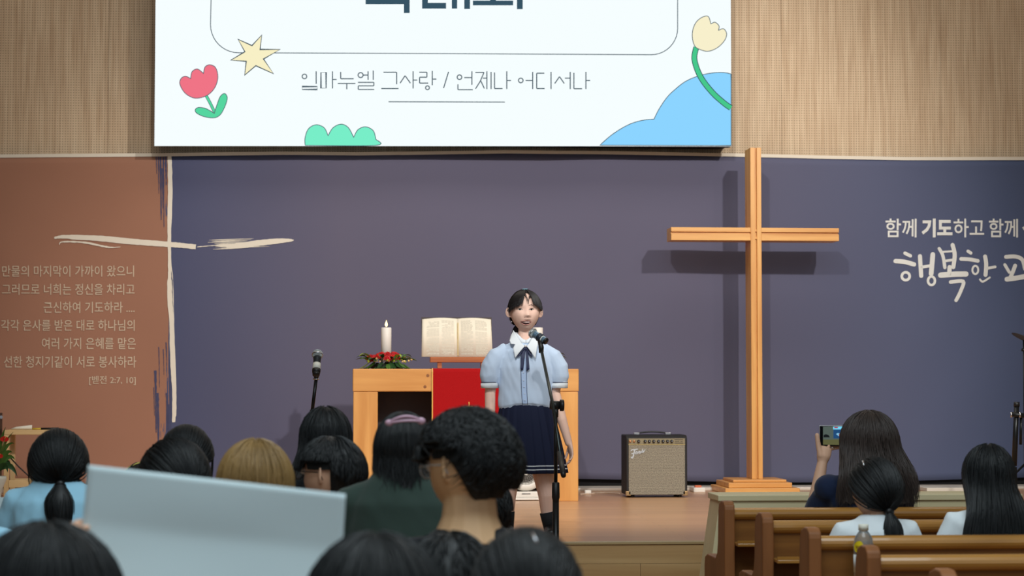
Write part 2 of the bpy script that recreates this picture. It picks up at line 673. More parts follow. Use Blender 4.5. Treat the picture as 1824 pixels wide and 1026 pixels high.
SX = at(300, 500, BY).x
banner_mat(m_ban, at(301, 500, BY).x)
ban = thing('banner', 'long brown and slate violet cloth banner printed with white cross and lettering', 'banner', (2, BY, FL))
x0, x1 = at(-130, 500, BY).x, at(1990, 500, BY).x
NX, NZ = 190, 44
q = MB()
vs, fs = [], []
for j in range(NZ + 1):
    for i in range(NX + 1):
        x = x0 + (x1 - x0) * i / NX
        zt = topz_cache(x) - .02
        zb = FL + .065 + .02 * sin(x * 1.3)
        z = zb + (zt - zb) * j / NZ
        vs.append((x, bwave(x, z), z))
for j in range(NZ):
    for i in range(NX):
        a = j * (NX + 1) + i
        fs.append((a, a + 1, a + NX + 2, a + NX + 1))
q.add(vs, fs)
o = q.build('cloth', m_ban, ban, True)
sd = o.modifiers.new('s', 'SOLIDIFY'); sd.thickness = .002; sd.offset = 1
q = MB()
for i in range(NX):
    xa = x0 + (x1 - x0) * i / NX; xb = x0 + (x1 - x0) * (i + 1) / NX
    za, zb = topz_cache(xa), topz_cache(xb)
    q.add([(xa, bwave(xa, za) - .006, za - .026), (xb, bwave(xb, zb) - .006, zb - .026), (xb, bwave(xb, zb) - .006, zb), (xa, bwave(xa, za) - .006, za),
           (xa, BY + .03, za), (xb, BY + .03, zb)], [(0, 1, 2, 3), (3, 2, 5, 4)])
q.build('hem', mat('white_hem', (226, 216, 200), .7), ban)
# near-black strip painting in the shade of the gap below the cloth
q = MB(); q.box(x0, x1, BY + .05, BY + .09, FL + .023, FL + .2)
q.build('gap_shade', mat('black_gap', (14, 12, 14), .9), ban)


def onban(off=.004):
    def fn(px, py):
        p = at(px, py, BY)
        return Vector((p.x, bwave(p.x, p.z) - off, p.z))
    return fn


FB = onban()
m_let = mat('cream_lettering', (206, 184, 160), .75)
m_letw = mat('white_lettering', (226, 226, 222), .75)
lines = [("만물의 마지막이 가까이 왔으니", 4, 473, 239, 493), ("그러므로 너희는 정신을 차리고", 4, 505.5, 240, 525.5),
         ("근신하여 기도하라 ....", 78, 537.5, 240, 557.5), ("각각 은사를 받은 대로 하나님의", 2, 569.5, 240, 589.5),
         ("여러 가지 은혜를 맡은", 75, 601.5, 242, 622), ("선한 청지기같이 서로 봉사하라", 7, 634, 243, 655),
         ("[벧전 2:7, 10]", 159, 669.5, 242, 686)]
for (s, a, b_, c, d) in lines:
    q = MB(); text_fit(q, s, a, b_, c, d, FB, .005)
    q.build('verse_lettering', m_let, ban)
for (s, a, c, bold) in (("함께", 1576.5, 1632, .012), ("기도", 1641, 1696, .045), ("하고", 1698, 1752.5, .012), ("함께", 1761, 1813.5, .012), ("섬", 1821, 1847, .045)):
    q = MB(); text_fit(q, s, a, 389.5, c, 423, FB, bold)
    q.build('slogan_lettering', m_letw, ban)
# brushed lettering
Z = lambda x, y: (1540 + x / 3.42, 340 + y / 3.42)


def zs(l): return [Z(*p) for p in l]


def ringpts(cx, cy, rx, ry, tilt=0, n=20):
    out = []
    for k in range(n):
        a = 2 * pi * k / n
        x, y = rx * cos(a), ry * sin(a)
        out.append((cx + x * cos(tilt) - y * sin(tilt), cy + x * sin(tilt) + y * cos(tilt)))
    return out


brush = [
    [([(245, 380), (278, 396)], 21), ([(188, 428), (240, 432), (300, 448)], 27), ('r', 250, 520, 24, 24, 16), ([(336, 398), (340, 460), (344, 518)], 25),
     ([(343, 466), (405, 455)], 18), ([(414, 388), (410, 440), (404, 505)], 29), ('r', 406, 548, 21, 26, 15)],
    [([(453, 352), (475, 395), (487, 468)], 20), ([(534, 330), (547, 390), (538, 465)], 25), ([(470, 372), (536, 368)], 12), ([(485, 428), (540, 420)], 16),
     ([(516, 465), (514, 505)], 26), ([(462, 514), (540, 508), (615, 507)], 33), ([(522, 556), (598, 552), (584, 610), (556, 667)], 22)],
    [([(628, 368), (645, 379)], 20), ([(586, 415), (640, 418), (688, 427)], 23), ('r', 673, 482, 18, 25, 12), ([(733, 400), (740, 450), (736, 512)], 25),
     ([(745, 472), (795, 463)], 17), ([(702, 540), (720, 553), (762, 528)], 12)],
    [([(862, 402), (920, 400), (962, 420), (978, 475)], 24), ([(855, 450), (882, 495)], 19), ([(918, 455), (905, 490), (890, 525)], 24), ([(868, 538), (930, 530), (1010, 515)], 30)]]
for g in brush:
    q = MB()
    for st in g:
        if st[0] == 'r':
            _, cx, cy, rx, ry, wd = st
            ribbon(q, zs(ringpts(cx, cy, rx, ry)), wd / 3.42, FB, closed=True)
        else:
            p = [tuple(v) for v in ctr(zs(st[0]), n=5)] if len(st[0]) > 2 else zs(st[0])
            ribbon(q, p, st[1] / 3.42, FB, cap=True)
    q.build('brushed_lettering', m_letw, ban)
# white brush cross: upright and crossbar made of ragged strands
R = random.Random(4)
m_brush = mat('brush_white', (232, 222, 206), .75)
up = [(300, 276), (301, 330), (300, 400), (301, 470), (301, 520), (304, 570), (306, 640), (309, 700), (308, 752)]


def ragged(mb, path, wfun, off, step=3.0, jit=1.2):
    pts = ctr(path, n=10)
    vs = []
    W = []
    for i, p in enumerate(pts):
        t = i / (len(pts) - 1)
        vs.append((p[0] + (R.random() - .5) * .4, p[1]))
        W.append(max(.2, wfun(t) + (R.random() - .5) * jit))
    ribbon(mb, vs, W, onban(off))


q = MB()
ragged(q, [(x + 1.5, y) for x, y in up], lambda t: 6.0 if t < .45 else 8.0 - 2.5 * max(0, t - .8) * 5, .0045)
ragged(q, [(304, 276), (305, 340), (303, 450), (308, 500), (310, 600), (312, 700), (312, 742)], lambda t: 3 + 2 * sin(t * 9), .0048)
ragged(q, [(299, 500), (300, 545), (306, 590)], lambda t: 1.6, .0048)
q.build('brush_upright', m_brush, ban)
q = MB()
ragged(q, [(97, 424), (112, 422), (140, 423), (180, 425), (230, 430), (280, 434), (320, 437), (349, 440)], lambda t: 3 + 9.5 * sin(min(1, t * 1.35) * pi * .58) * (1 - .4 * t), .0052)
ragged(q, [(106, 436), (112, 431), (150, 432), (185, 439), (200, 441), (215, 440)], lambda t: 2.6 * sin(t * pi) + .6, .005)
ragged(q, [(352, 440), (390, 437), (420, 438), (460, 433), (500, 429), (523, 428)], lambda t: 1 + 9.5 * sin(min(1, max(0, t - .15) * 1.15) * pi) ** .8 if t > .15 else 1.5, .0052)
for k in range(9):
    yy = 428 + 2 * k
    xa = 370 + R.random() * 25
    ragged(q, [(xa, yy), (xa + 25, yy - 1), (xa + 60 + R.random() * 30, yy - 3)], lambda t: 1.1 * sin(t * pi) + .3, .0054, jit=.4)
q.build('brush_crossbar', m_brush, ban)
# navy dry brush slivers over the brown edge
q = MB()
for (xa, ya, yb, wd) in ((286, 276, 392, 3.5), (291, 276, 405, 2.6), (282, 276, 345, 2.2), (295, 276, 330, 3.5), (278, 276, 310, 1.6), (289, 300, 372, 2.0),
                         (283, 618, 690, 1.6), (291, 622, 668, 1.4), (277, 660, 770, 4.0), (281, 700, 800, 4.5), (296, 610, 650, 2), (297, 700, 770, 3.0), (300, 720, 800, 3), (274, 690, 740, 1.5), (303, 640, 800, 1.6)):
    q = MB()
    ragged(q, [(xa, ya), (xa + 1, (ya + yb) / 2), (xa + 1.5, yb)], lambda t: wd * (1 - t * .6), .0035, jit=wd * .5)
    q.build('dry_brush_mark', mat('navy_brush', (66, 66, 98), .75), ban)

# ------------------------------------------------------------ LED screen
SY = 15.62
S0, S1 = at(275, 260, SY), at(1303, 260.5, SY)
zb = (S0.z + S1.z) / 2
scr = thing('led_screen', 'wide white LED screen showing flower drawings and song title above the stage', 'screen', ((S0.x + S1.x) / 2, SY, zb))
q = MB(); q.box(S0.x, S1.x, SY + .006, SY + .12, max(S0.z, S1.z), zb + 2.75)
q.build('housing', mat('black_housing', (22, 26, 30), .4), scr, bevel=.003)
q = MB(); q.box(S0.x - .002, S1.x + .002, SY + .12, WY - .001, zb + .04, zb + 2.6)
q.build('mount', mat('black_mount', (12, 12, 14), .8), scr)


def emis(name, col, st=1.0):
    m = bpy.data.materials.new(name)
    m.use_nodes = True
    nt = m.node_tree
    nt.nodes.clear()
    e = nt.nodes.new('ShaderNodeEmission')
    e.inputs[0].default_value = lin(col)
    e.inputs[1].default_value = st
    o = nt.nodes.new('ShaderNodeOutputMaterial')
    nt.links.new(e.outputs[0], o.inputs[0])
    return m


LYR = [0]


def onscr():
    LYR[0] += 1
    yy = SY - .0006 * LYR[0]
    return lambda px, py: at(px, py, yy)


q = MB(); q.add([(S0.x, SY, S0.z), (S1.x, SY, S1.z), (S1.x, SY, zb + 2.75), (S0.x, SY, zb + 2.75), (S0.x, SY + .006, S0.z), (S1.x, SY + .006, S1.z), (S1.x, SY + .006, zb + 2.75), (S0.x, SY + .006, zb + 2.75)], [(0, 3, 2, 1), (4, 5, 6, 7), (0, 1, 5, 4), (1, 2, 6, 5), (2, 3, 7, 6), (3, 0, 4, 7)])
q.build('display', emis('led_white', (246, 254, 255), 1.0), scr)
m_ink = emis('led_ink', (84, 100, 110))
m_inkd = emis('led_dark', (58, 78, 90))


def shape(name, pts, col, corners=(), closed=True, outline=True, ow=1.3, oc=None):
    P = ctr(pts, True, 6, corners) if corners != 'all' else [Vector(p) for p in pts]
    q = MB(); fill(q, P, onscr()); q.build(name, emis(name, col), scr)
    if outline:
        q = MB(); ribbon(q, P, ow, onscr(), closed=True); q.build(name + '_outline', oc or m_ink, scr)


A = lambda l: [(x / 2.93, y / 2.93) for x, y in l]
B = lambda l: [(600 + x / 2.93, y / 2.93) for x, y in l]
C3 = lambda l: [(1200 + x / 2.923, y / 2.923) for x, y in l]
# rounded frame line
fr = [(377, -40), (376, 0), (375, 44)]
fr += [(375 + 50 - 50 * cos(a), 44 + 50 * sin(a)) for a in [i * pi / 20 for i in range(1, 11)]]
fr += [(800, 95.5), (1160, 97.5)]
fr += [(1160 + 47 * sin(a), 50.5 + 47 * cos(a)) for a in [i * pi / 20 for i in range(1, 11)]]
fr += [(1207, 0), (1205, -40)]
q = MB(); ribbon(q, fr, 1.5, onscr()); q.build('frame_line', m_ink, scr)
shape('star', A([(1242, 205), (1315, 238), (1366, 183), (1357, 258), (1462, 258), (1375, 308), (1428, 385), (1335, 343), (1277, 392), (1285, 320), (1205, 314), (1278, 270)]), (248, 240, 198), 'all', ow=2.0, oc=m_inkd)
q = MB(); ribbon(q, A([(1075, 497), (1098, 540), (1122, 590)]), 5.6, onscr()); q.build('stem_outline', m_ink, scr)
q = MB(); ribbon(q, A([(1072, 492), (1098, 540), (1124, 594)]), 3.6, onscr()); q.build('stem', emis('led_green', (86, 214, 160)), scr)
shape('leaf', A([(1118, 592), (1133, 545), (1150, 503), (1172, 488), (1186, 508), (1178, 545), (1155, 592), (1130, 612), (1100, 615), (1060, 607), (1026, 590), (1019, 573), (1035, 561), (1070, 565), (1100, 580)]), (86, 214, 160), (0,))
shape('tulip', A([(939, 440), (945, 410), (968, 398), (995, 410), (1002, 375), (1030, 360), (1062, 383), (1070, 350), (1095, 338), (1125, 353), (1137, 400), (1125, 450), (1095, 488), (1055, 508), (1010, 511), (965, 485)]), (240, 116, 134), (3, 6))
shape('bush', [(543.5, 259)] + A([(1592, 720), (1610, 672), (1650, 651), (1692, 667), (1712, 708), (1738, 667)]) + B([(22, 648), (60, 666), (88, 717), (110, 677), (150, 662), (190, 682), (204, 727)]) + [(669.5, 259)], (120, 238, 200), (0, 5, 9, 13))
shape('cloud', B([(1372, 758), (1440, 700), (1520, 652), (1590, 629), (1655, 622), (1680, 572), (1720, 512)]) + C3([(0, 472), (60, 425), (130, 395), (200, 380), (262, 378), (299, 385)]) + [(1302.4, 259.3)], (140, 212, 255), (0, 4, 12, 13))
cst = C3([(118, 245), (108, 310), (140, 400), (200, 480), (260, 535), (298, 562)])
q = MB(); ribbon(q, ctr(cst, n=6), 10.5, onscr()); q.build('stem_outline', m_inkd, scr)
q = MB(); ribbon(q, ctr(cst, n=6), 7.8, onscr()); q.build('stem', emis('led_green2', (70, 200, 140)), scr)
shape('yellow_tulip', C3([(110, 240), (97, 195), (101, 150), (120, 112), (150, 89), (180, 86), (194, 125), (215, 116), (236, 135), (233, 158), (260, 150), (276, 178), (262, 215), (225, 250), (180, 267), (140, 259)]), (248, 240, 204), (6, 9))
# title, cut by the top of the picture
for grp in ([(150, -8, 380, 22), (350, 0, 380, 68)], [(445, -60, 475, 45), (445, 15, 570, 45), (600, -110, 628, 45), (628, -40, 665, -15), (665, -110, 695, 47)],
            [(710, 3, 920, 28), (800, -30, 830, 5), (940, -110, 970, 48)]):
    q = MB(); fn = onscr()
    for (a, b_, c, d) in grp:
        p = B([(a, b_), (c, b_), (c, d), (a, d)])
        q.add([fn(*v) for v in p], [(0, 1, 2, 3)])
    q.build('title_lettering', emis('led_title', (56, 84, 100)), scr)
# thin lettering of the song line
song = [
    [('c', 1589 - 1758, 399, 12), [(1650 - 1758, 372), (1650 - 1758, 438)], 'R', (1577 - 1758, 452, 1656 - 1758, 467)],
    ['R', (1675 - 1758, 378, 1702 - 1758, 460), [(1735 - 1758, 372), (1735 - 1758, 462)], [(1735 - 1758, 415), (1757 - 1758, 415)]],
    [[(20, 375), (20, 411), (88, 411)], [(5, 436), (97, 436)], [(52, 436), (52, 466)]],
    [('c', 124, 392, 13), [(138, 392), (162, 392)], [(163, 372), (163, 417)], [(190, 368), (190, 417)], [(110, 430), (193, 430), (193, 448), (112, 448), (112, 467), (195, 467)]],
    [[(243, 377), (312, 377), (312, 440)], [(232, 462), (322, 462)]],
    [[(330, 434), (356, 395), (384, 434)], [(398, 372), (398, 462)], [(398, 418), (420, 418)]],
    [[(430, 377), (470, 377), (470, 403), (432, 403), (432, 434), (477, 434)], [(498, 370), (498, 445)], [(498, 413), (520, 413)], ('c', 473, 458, 10)],
    [[(583, 375), (557, 460)]],
    [('c', 640, 403, 12), [(665, 405), (704, 405)], [(705, 372), (705, 443)], [(632, 440), (632, 468), (710, 468)]],
    [[(723, 378), (768, 378), (748, 425), (724, 463)], [(750, 420), (770, 462)], [(762, 408), (783, 408)], [(783, 372), (783, 465)], [(805, 375), (805, 465)]],
    [[(823, 378), (823, 462), (865, 462)], [(887, 372), (887, 465)], [(887, 420), (909, 420)]],
    [('c', 960, 420, 12), [(985, 420), (1020, 420)], [(1022, 375), (1022, 465)]],
    [[(1083, 382), (1043, 382), (1043, 462), (1085, 462)], [(1118, 375), (1118, 465)]],
    [[(1137, 436), (1162, 400), (1187, 436)], [(1190, 408), (1217, 408)], [(1218, 375), (1218, 465)]],
    [[(1237, 380), (1237, 463), (1280, 463)], [(1300, 375), (1300, 465)], [(1300, 420), (1322, 420)]]]
for syl in song:
    q = MB(); fn = onscr(); isr = False
    for st in syl:
        if st == 'R': isr = True; continue
        if isr:
            a, b_, c, d = st; isr = False
            ribbon(q, B([(a, b_), (c, b_), (c, d), (a, d)]), 1.9, fn, closed=True)
        elif st[0] == 'c':
            ribbon(q, B(ringpts(st[1], st[2], st[3], st[3])), 1.9, fn, closed=True)
        else:
            # split strokes at their corners so joints stay square
            p = B(st)
            for u, v in zip(p, p[1:]):
                ribbon(q, [u, v], 1.9, fn)
    q.build('song_lettering', m_ink, scr)
q = MB(); ribbon(q, B([(270, 531), (877, 533)]), 1.6, onscr()); q.build('underline', m_ink, scr)

# ------------------------------------------------------------ furniture on the stage
m_pine = wood('altar_pine', (206, 140, 70), (232, 172, 98), .42, 'Z', 3.0, rings=7)
m_pineH = wood('altar_pine_h', (206, 140, 70), (232, 172, 98), .42, 'X', 3.0, rings=7)
m_black = mat('black_plastic', (20, 20, 22), .45)
m_blackm = mat('black_metal', (26, 28, 30), .35, metal=.4)
m_chrome = mat('chrome', (200, 200, 205), .25, metal=1.0)

AY = 14.3
aL, aR = at(629, 800, AY).x, at(1030, 800, AY).x
aT = at(800, 657, AY).z
al = thing('altar_table', 'pine altar table with thick legs and dark recessed back behind the singer', 'table', ((aL + aR) / 2, AY, FL))
wbeam = .158
for nm, xa, xb in (('leg', aL, aL + .17), ('leg', aR - .17, aR)):
    q = MB(); q.box(xa, xb, AY, AY + .62, FL, aT - wbeam - .001); q.build(nm, m_pine, al, bevel=.004)
q = MB(); q.box(aL - .004, aR + .004, AY - .004, AY + .63, aT - wbeam, aT); q.build('tabletop', m_pineH, al, bevel=.006)
q = MB(); q.box(aL + .17, aR - .17, AY + .40, AY + .42, FL + .02, aT - wbeam); q.build('back_board', mat('dark_board', (40, 34, 40), .6), al)
for (kx, ky) in ((762, 669), (757, 689)):
    p = at(kx, ky, AY - .005); q = MB(); q.tube([p, p + Vector((0, .002, 0))], [.011, .011], 12)
    q.build('wood_knot', mat('knot', (140, 84, 40), .5), al)

# red runner: over the top and down the front
rL, rR = at(771, 700, AY).x, at(906, 700, AY).x
run = thing('altar_runner', 'red altar cloth with gold edge and small gold cross hanging over the table', 'cloth', ((rL + rR) / 2, AY, aT))
def runner(x0, x1, off, name, m):
    q = MB()
    prof = [(AY + .60, aT + off), (AY + .3, aT + off), (AY + .01, aT + off), (AY - .006 - off, aT + off - .004), (AY - .010 - off, aT - .02), (AY - .012 - off, aT - .3), (AY - .012 - off, FL + .12)]
    vs = []
    for (y, z) in prof: vs += [(x0, y, z), (x1, y, z)]
    for (y, z) in prof:
        vs += [(x0, y + (.002 if y < AY else 0), z - (.002 if y >= AY else 0)), (x1, y + (.002 if y < AY else 0), z - (.002 if y >= AY else 0))]
    n = len(prof)
    fs = [(2 * i, 2 * i + 1, 2 * i + 3, 2 * i + 2) for i in range(n - 1)]
    q.add(vs, fs)
    return q.build(name, m, run)
runner(rL, rR, .004, 'cloth', mat('red_cloth', (172, 20, 24), .85, .1, bump=.25, bscale=300, sheen=.1))
m_gold = mat('gold_thread', (226, 176, 84), .5)
runner(rL - .008, rL, .0045, 'gold_edge', m_gold)
runner(rR, rR + .008, .0045, 'gold_edge', m_gold)
Yr = AY - .019
q = MB()
fr_ = lambda px, py: at(px, py, Yr)
for a in ([(835.5, 716), (835.5, 745)], [(829, 724.5), (842, 724.5)]): ribbon(q, a, 1.7, fr_)
q.build('gold_cross', m_gold, run)
q = MB(); fill(q, [(842, 742), (846, 732), (848, 724), (852, 734), (855, 745), (848, 748)], fr_); q.build('white_flame', mat('white_thread', (235, 220, 200), .6), run)
q = MB(); fill(q, [(834, 742), (840, 732), (843, 741), (840, 748)], fr_); q.build('gold_flame', m_gold, run)

# book stand and open bible
BYY = AY + .12
bs = thing('book_stand', 'brown wooden book stand on the altar holding the open book', 'stand', (at(814, 655, BYY).x, BYY, aT))
m_redwood = wood('red_wood', (160, 86, 42), (196, 116, 62), .4, 'X', 4)
pL, pR = at(766, 640, BYY).x, at(878, 640, BYY).x
z1, z0 = at(800, 636, BYY).z, at(800, 645.5, BYY).z
q = MB(); q.box(pL, pR, BYY - .03, BYY + .06, z0, z1); q.build('ledge', m_redwood, bs, bevel=.004)
for px in (783, 860):
    x = at(px, 650, BYY).x
    q = MB(); q.box(x - .015, x + .015, BYY - .02, BYY + .05, aT + .006, z0 - .001); q.build('foot', m_redwood, bs)
    q = MB(); q.prism([(BYY + .05, aT + .004), (BYY + .075, aT + .004), (BYY + .15, z1 + .2), (BYY + .125, z1 + .2)], 'X', x - .012, x + .012); q.build('strut', m_redwood, bs)
tz = at(800, 571, BYY + .1).z
q = MB()
q.prism([(BYY + .035, z1), (BYY + .047, z1), (BYY + .142, tz), (BYY + .13, tz)], 'X', pL - .02, pR + .0)
q.build('back_rest', m_redwood, bs)

bk = thing('open_book', 'large open book with cream pages resting on the altar stand', 'book', (at(814, 640, BYY).x, BYY, z1))
bx0, bxm, bx1 = at(753, 605, BYY).x, at(816, 605, BYY).x, at(876, 605, BYY).x
H = (tz - z1) + .012
def page(u, v, thick):
    """u 0..1 from the spine outwards, v 0..1 bottom to top"""
    bulge = thick * (sin(min(1, u * 1.35) * pi * .62) * .9 + .12)
    return bulge
for side, xe in ((-1, bx0), (1, bx1)):
    q = MB()
    N_ = 14
    vs = []
    for lay in (0, 1):
        for j in (0, 1):
            for i in range(N_ + 1):
                u = i / N_
                x = bxm + (xe - bxm) * u * (1 if j else 1.03)
                z = z1 + .002 + j * H * (1 + .03 * sin(u * pi) - .02 * u)
                yb = BYY + .028 + .096 * j
                y = yb - (page(u, j, .030) if lay else 0)
                vs.append((x, y, z))
    n = N_ + 1
    fs = []
    for i in range(N_):
        fs += [(2 * n + i, 2 * n + i + 1, 3 * n + i + 1, 3 * n + i), (i, i + 1, n + i + 1, n + i), (n + i, n + i + 1, 3 * n + i + 1, 3 * n + i), (i, i + 1, 2 * n + i + 1, 2 * n + i)]
    fs += [(N_, n + N_, 3 * n + N_, 2 * n + N_), (0, n, 3 * n, 2 * n)]
    q.add(vs, fs)
    q.build('page_block', mat('page_cream', (238, 228, 210), .8, .2), bk, True)
    # columns of print
    R = random.Random(7 + side)
    q = MB()
    for c in (0, 1):
        for r in range(34):
            v0 = .06 + r * .0262
            ua, ub = (.10, .46) if c == 0 else (.52, .88)
            ub -= R.random() * .08 * (R.random() > .6)
            if R.random() < .05: continue
            seg = 4
            for k in range(seg):
                u0 = ua + (ub - ua) * k / seg; u1 = ua + (ub - ua) * (k + .9) / seg
                if R.random() < .08: continue
                pts = []
                for (u, v) in ((u0, v0), (u1, v0), (u1, v0 + .011), (u0, v0 + .011)):
                    x = bxm + (xe - bxm) * u * (1.03 - .03 * v)
                    z = z1 + .002 + v * H * (1 + .03 * sin(u * pi) - .02 * u)
                    pts.append((x, BYY + .028 + .096 * v - page(u, v, .030) - .0012, z))
                q.add(pts, [(0, 1, 2, 3)])
    o = q.build('print_columns', mat('print_grey', (216, 209, 193), .8), bk); o['kind'] = 'stuff'
q = MB(); q.prism([(BYY + .029, z1 + .001), (BYY + .034, z1 + .001), (BYY + .136, z1 + H + .012), (BYY + .131, z1 + H + .012)], 'X', bx0 - .006, bx1 + .008)
q.build('cover', mat('book_cover', (46, 28, 22), .5), bk)
q = MB(); q.tube([(bxm, BYY + .022, z1 + .01), (bxm + .004, BYY + .1, z1 + H * .9)], [.003, .003], 6); q.build('bookmark', mat('bm', (222, 196, 130), .6), bk)

# candles and wreaths
CY = AY + .26
m_wax = mat('candle_wax', (238, 230, 222), .5)
m_leafs = [mat('leaf_green', (70, 110, 40), .5), mat('leaf_dark', (36, 74, 34), .5), mat('leaf_lime', (156, 176, 44), .5)]
m_reds = [mat('flower_red', (186, 14, 20), .6), mat('flower_orange', (206, 34, 20), .6)]
m_cream = mat('bud_cream', (232, 196, 130), .6)


def candle_set(px, lab_c, lab_w, lit):
    cx = at(px, 620, CY).x
    tc = at(px, 583.5, CY).z
    c = thing('pillar_candle', lab_c, 'candle', (cx, CY, aT + .05), 'candles on the altar')
    r = .0365
    q = MB(); q.lathe([(r, aT + .05), (r, tc - .004), (r - .003, tc), (r - .010, tc - .004), (.006, tc - .010)], (cx, CY, 0), 28)
    q.build('wax', m_wax, c, True)
    q = MB(); q.tube([(cx, CY, tc - .01), (cx + .001, CY, tc + .012)], [.0015, .0012], 6); q.build('wick', m_black, c)
    if lit:
        q = MB(); q.lathe([(.001, tc + .004), (.008, tc + .012), (.0105, tc + .020), (.0075, tc + .033), (.003, tc + .044), (.0006, tc + .054)], (cx, CY, 0), 16)
        q.build('flame', emis('flame', (255, 220, 140), 4.0), c, True)
    wr = thing('flower_wreath', lab_w, 'flowers', (cx, CY, aT), 'wreaths around the candles')
    q = MB(); q.lathe([(.10, aT + .001), (.115, aT + .012), (.11, aT + .03), (.05, aT + .034), (.045, aT + .03)], (cx, CY, 0), 24)
    q.build('dish', mat('dish_dark', (26, 28, 24), .5), wr, True)
    R = random.Random(int(px))
    def leaf(a, rr, z, L, wd, m, lift):
        q = MB()
        d = Vector((cos(a), sin(a), 0)); s = Vector((-sin(a), cos(a), 0))
        b0 = Vector((cx, CY, z)) + d * rr
        vs = []
        for k in range(6):
            t = k / 5
            c_ = b0 + d * L * t + Vector((0, 0, lift * L * sin(t * 2.2) - .02 * t * t))
            ww = wd * sin(pi * min(1, .12 + t * .86)) ** .8
            vs += [c_ - s * ww, c_ - Vector((0, 0, ww * .35)), c_ + s * ww]
        fs = []
        for k in range(5):
            fs += [(3 * k, 3 * k + 1, 3 * k + 4, 3 * k + 3), (3 * k + 1, 3 * k + 2, 3 * k + 5, 3 * k + 4)]
        q.add(vs, fs)
        q.build('leaf', m, wr, True)
    for k in range(64):
        a = 2 * pi * k / 64 + R.random() * .2
        low = k % 2
        leaf(a, .085 + R.random() * .04, aT + (.035 if low else .06) + R.random() * .02, .06 + R.random() * .04, .014 + R.random() * .012, m_leafs[R.choice((0, 0, 1, 1, 2))], -.35 if low else R.random() * .6)
    for k in range(24):
        a = 2 * pi * k / 24 + R.random() * .3
        rr = .05 + R.random() * .08
        z = aT + .060 + .045 * (1 - (rr / .13)) + R.random() * .02
        m = m_reds[R.random() < .3]
        c_ = Vector((cx + cos(a) * rr, CY + sin(a) * rr, z))
        up_ = Vector((cos(a) * .9, sin(a) * .9 - .4, .75)).normalized()
        e1 = up_.orthogonal().normalized(); e2 = up_.cross(e1)
        q = MB()
        for ring, (r0_, lf) in enumerate(((.030, .004), (.022, .012), (.013, .018))):
            for j in range(11):
                b = 2 * pi * j / 11 + ring * .25
                d = e1 * cos(b) + e2 * sin(b); s = e2 * cos(b) - e1 * sin(b)
                q.add([c_ + d * .003, c_ + d * r0_ * .6 - s * .006 + up_ * lf, c_ + d * r0_ + up_ * lf * .7, c_ + d * r0_ * .6 + s * .006 + up_ * lf], [(0, 1, 2, 3)])
        q.ball(c_ + up_ * .008, (.008, .008, .008), 8, 6)
        q.build('flower', m, wr, False)
    for k in range(46):
        a = R.random() * 2 * pi
        rr = .06 + R.random() * .12
        q = MB(); q.ball((cx + cos(a) * rr, CY + sin(a) * rr, aT + .05 + R.random() * .06 * (1.3 - rr / .18)), .0055 + R.random() * .004, 7, 5)
        q.build('bud', m_cream if R.random() < .7 else m_leafs[2], wr, True)


candle_set(688, 'lit white pillar candle standing left of the open book', 'red flower wreath around the left lit candle', True)
candle_set(958, 'white pillar candle mostly hidden behind the singer', 'red flower wreath hidden behind the singing girl', False)

# white air circulator under the altar
FY = AY + .15
fc = at(936, 875, FY) + Vector((0, 0, .108))
fan = thing('air_circulator', 'round white fan standing under the altar behind the singer', 'fan', (fc.x, FY, FL))
m_wh = mat('white_plastic', (236, 232, 224), .4)
q = MB()
vs, fs = [], []
for i in range(36):
    a = 2 * pi * i / 36
    for k in range(8):
        b = 2 * pi * k / 8
        rr = .106 + .031 * cos(b)
        vs.append((fc.x + rr * cos(a), FY + .035 * sin(b), fc.z + .03 + rr * sin(a)))
for i in range(36):
    for k in range(8):
        fs.append((i * 8 + k, ((i + 1) % 36) * 8 + k, ((i + 1) % 36) * 8 + (k + 1) % 8, i * 8 + (k + 1) % 8))
q.add(vs, fs); q.build('rim', m_wh, fan, True)
q = MB()
for k in range(9):
    r_ = .02 + .01 * k
    pts = [(fc.x + r_ * cos(2 * pi * i / 24), FY - .03, fc.z + .03 + r_ * sin(2 * pi * i / 24)) for i in range(25)]
    q.tube(pts, .0012, 4)
for k in range(24):
    a = 2 * pi * k / 24
    q.tube([(fc.x + .02 * cos(a), FY - .032, fc.z + .03 + .02 * sin(a)), (fc.x + .105 * cos(a), FY - .028, fc.z + .03 + .105 * sin(a))], .0012, 4)
q.build('grille', mat('grey_wire', (150, 146, 140), .4), fan)['kind'] = 'stuff'
q = MB(); q.disc((fc.x, FY + .02, fc.z + .03), (0, 1, 0), .105, .01); q.build('back', m_black, fan)
q = MB(); q.disc((fc.x, FY - .034, fc.z + .03), (0, 1, 0), .022, .01); q.build('hub', m_wh, fan)
q = MB(); q.box(fc.x - .11, fc.x + .11, FY - .07, FY + .08, FL + .004, FL + .022); q.build('foot', m_wh, fan, bevel=.004)
q = MB(); q.box(fc.x - .10, fc.x + .10, FY - .06, FY + .07, FL + .023, FL + .062); q.build('base', m_wh, fan, bevel=.006)
q = MB(); q.box(fc.x - .03, fc.x + .03, FY - .0625, FY - .06, FL + .045, FL + .050); q.build('slot', m_black, fan)
q = MB(); q.box(fc.x - .02, fc.x + .02, FY - .0, FY + .03, FL + .0625, FL + .075); q.build('neck', m_wh, fan)

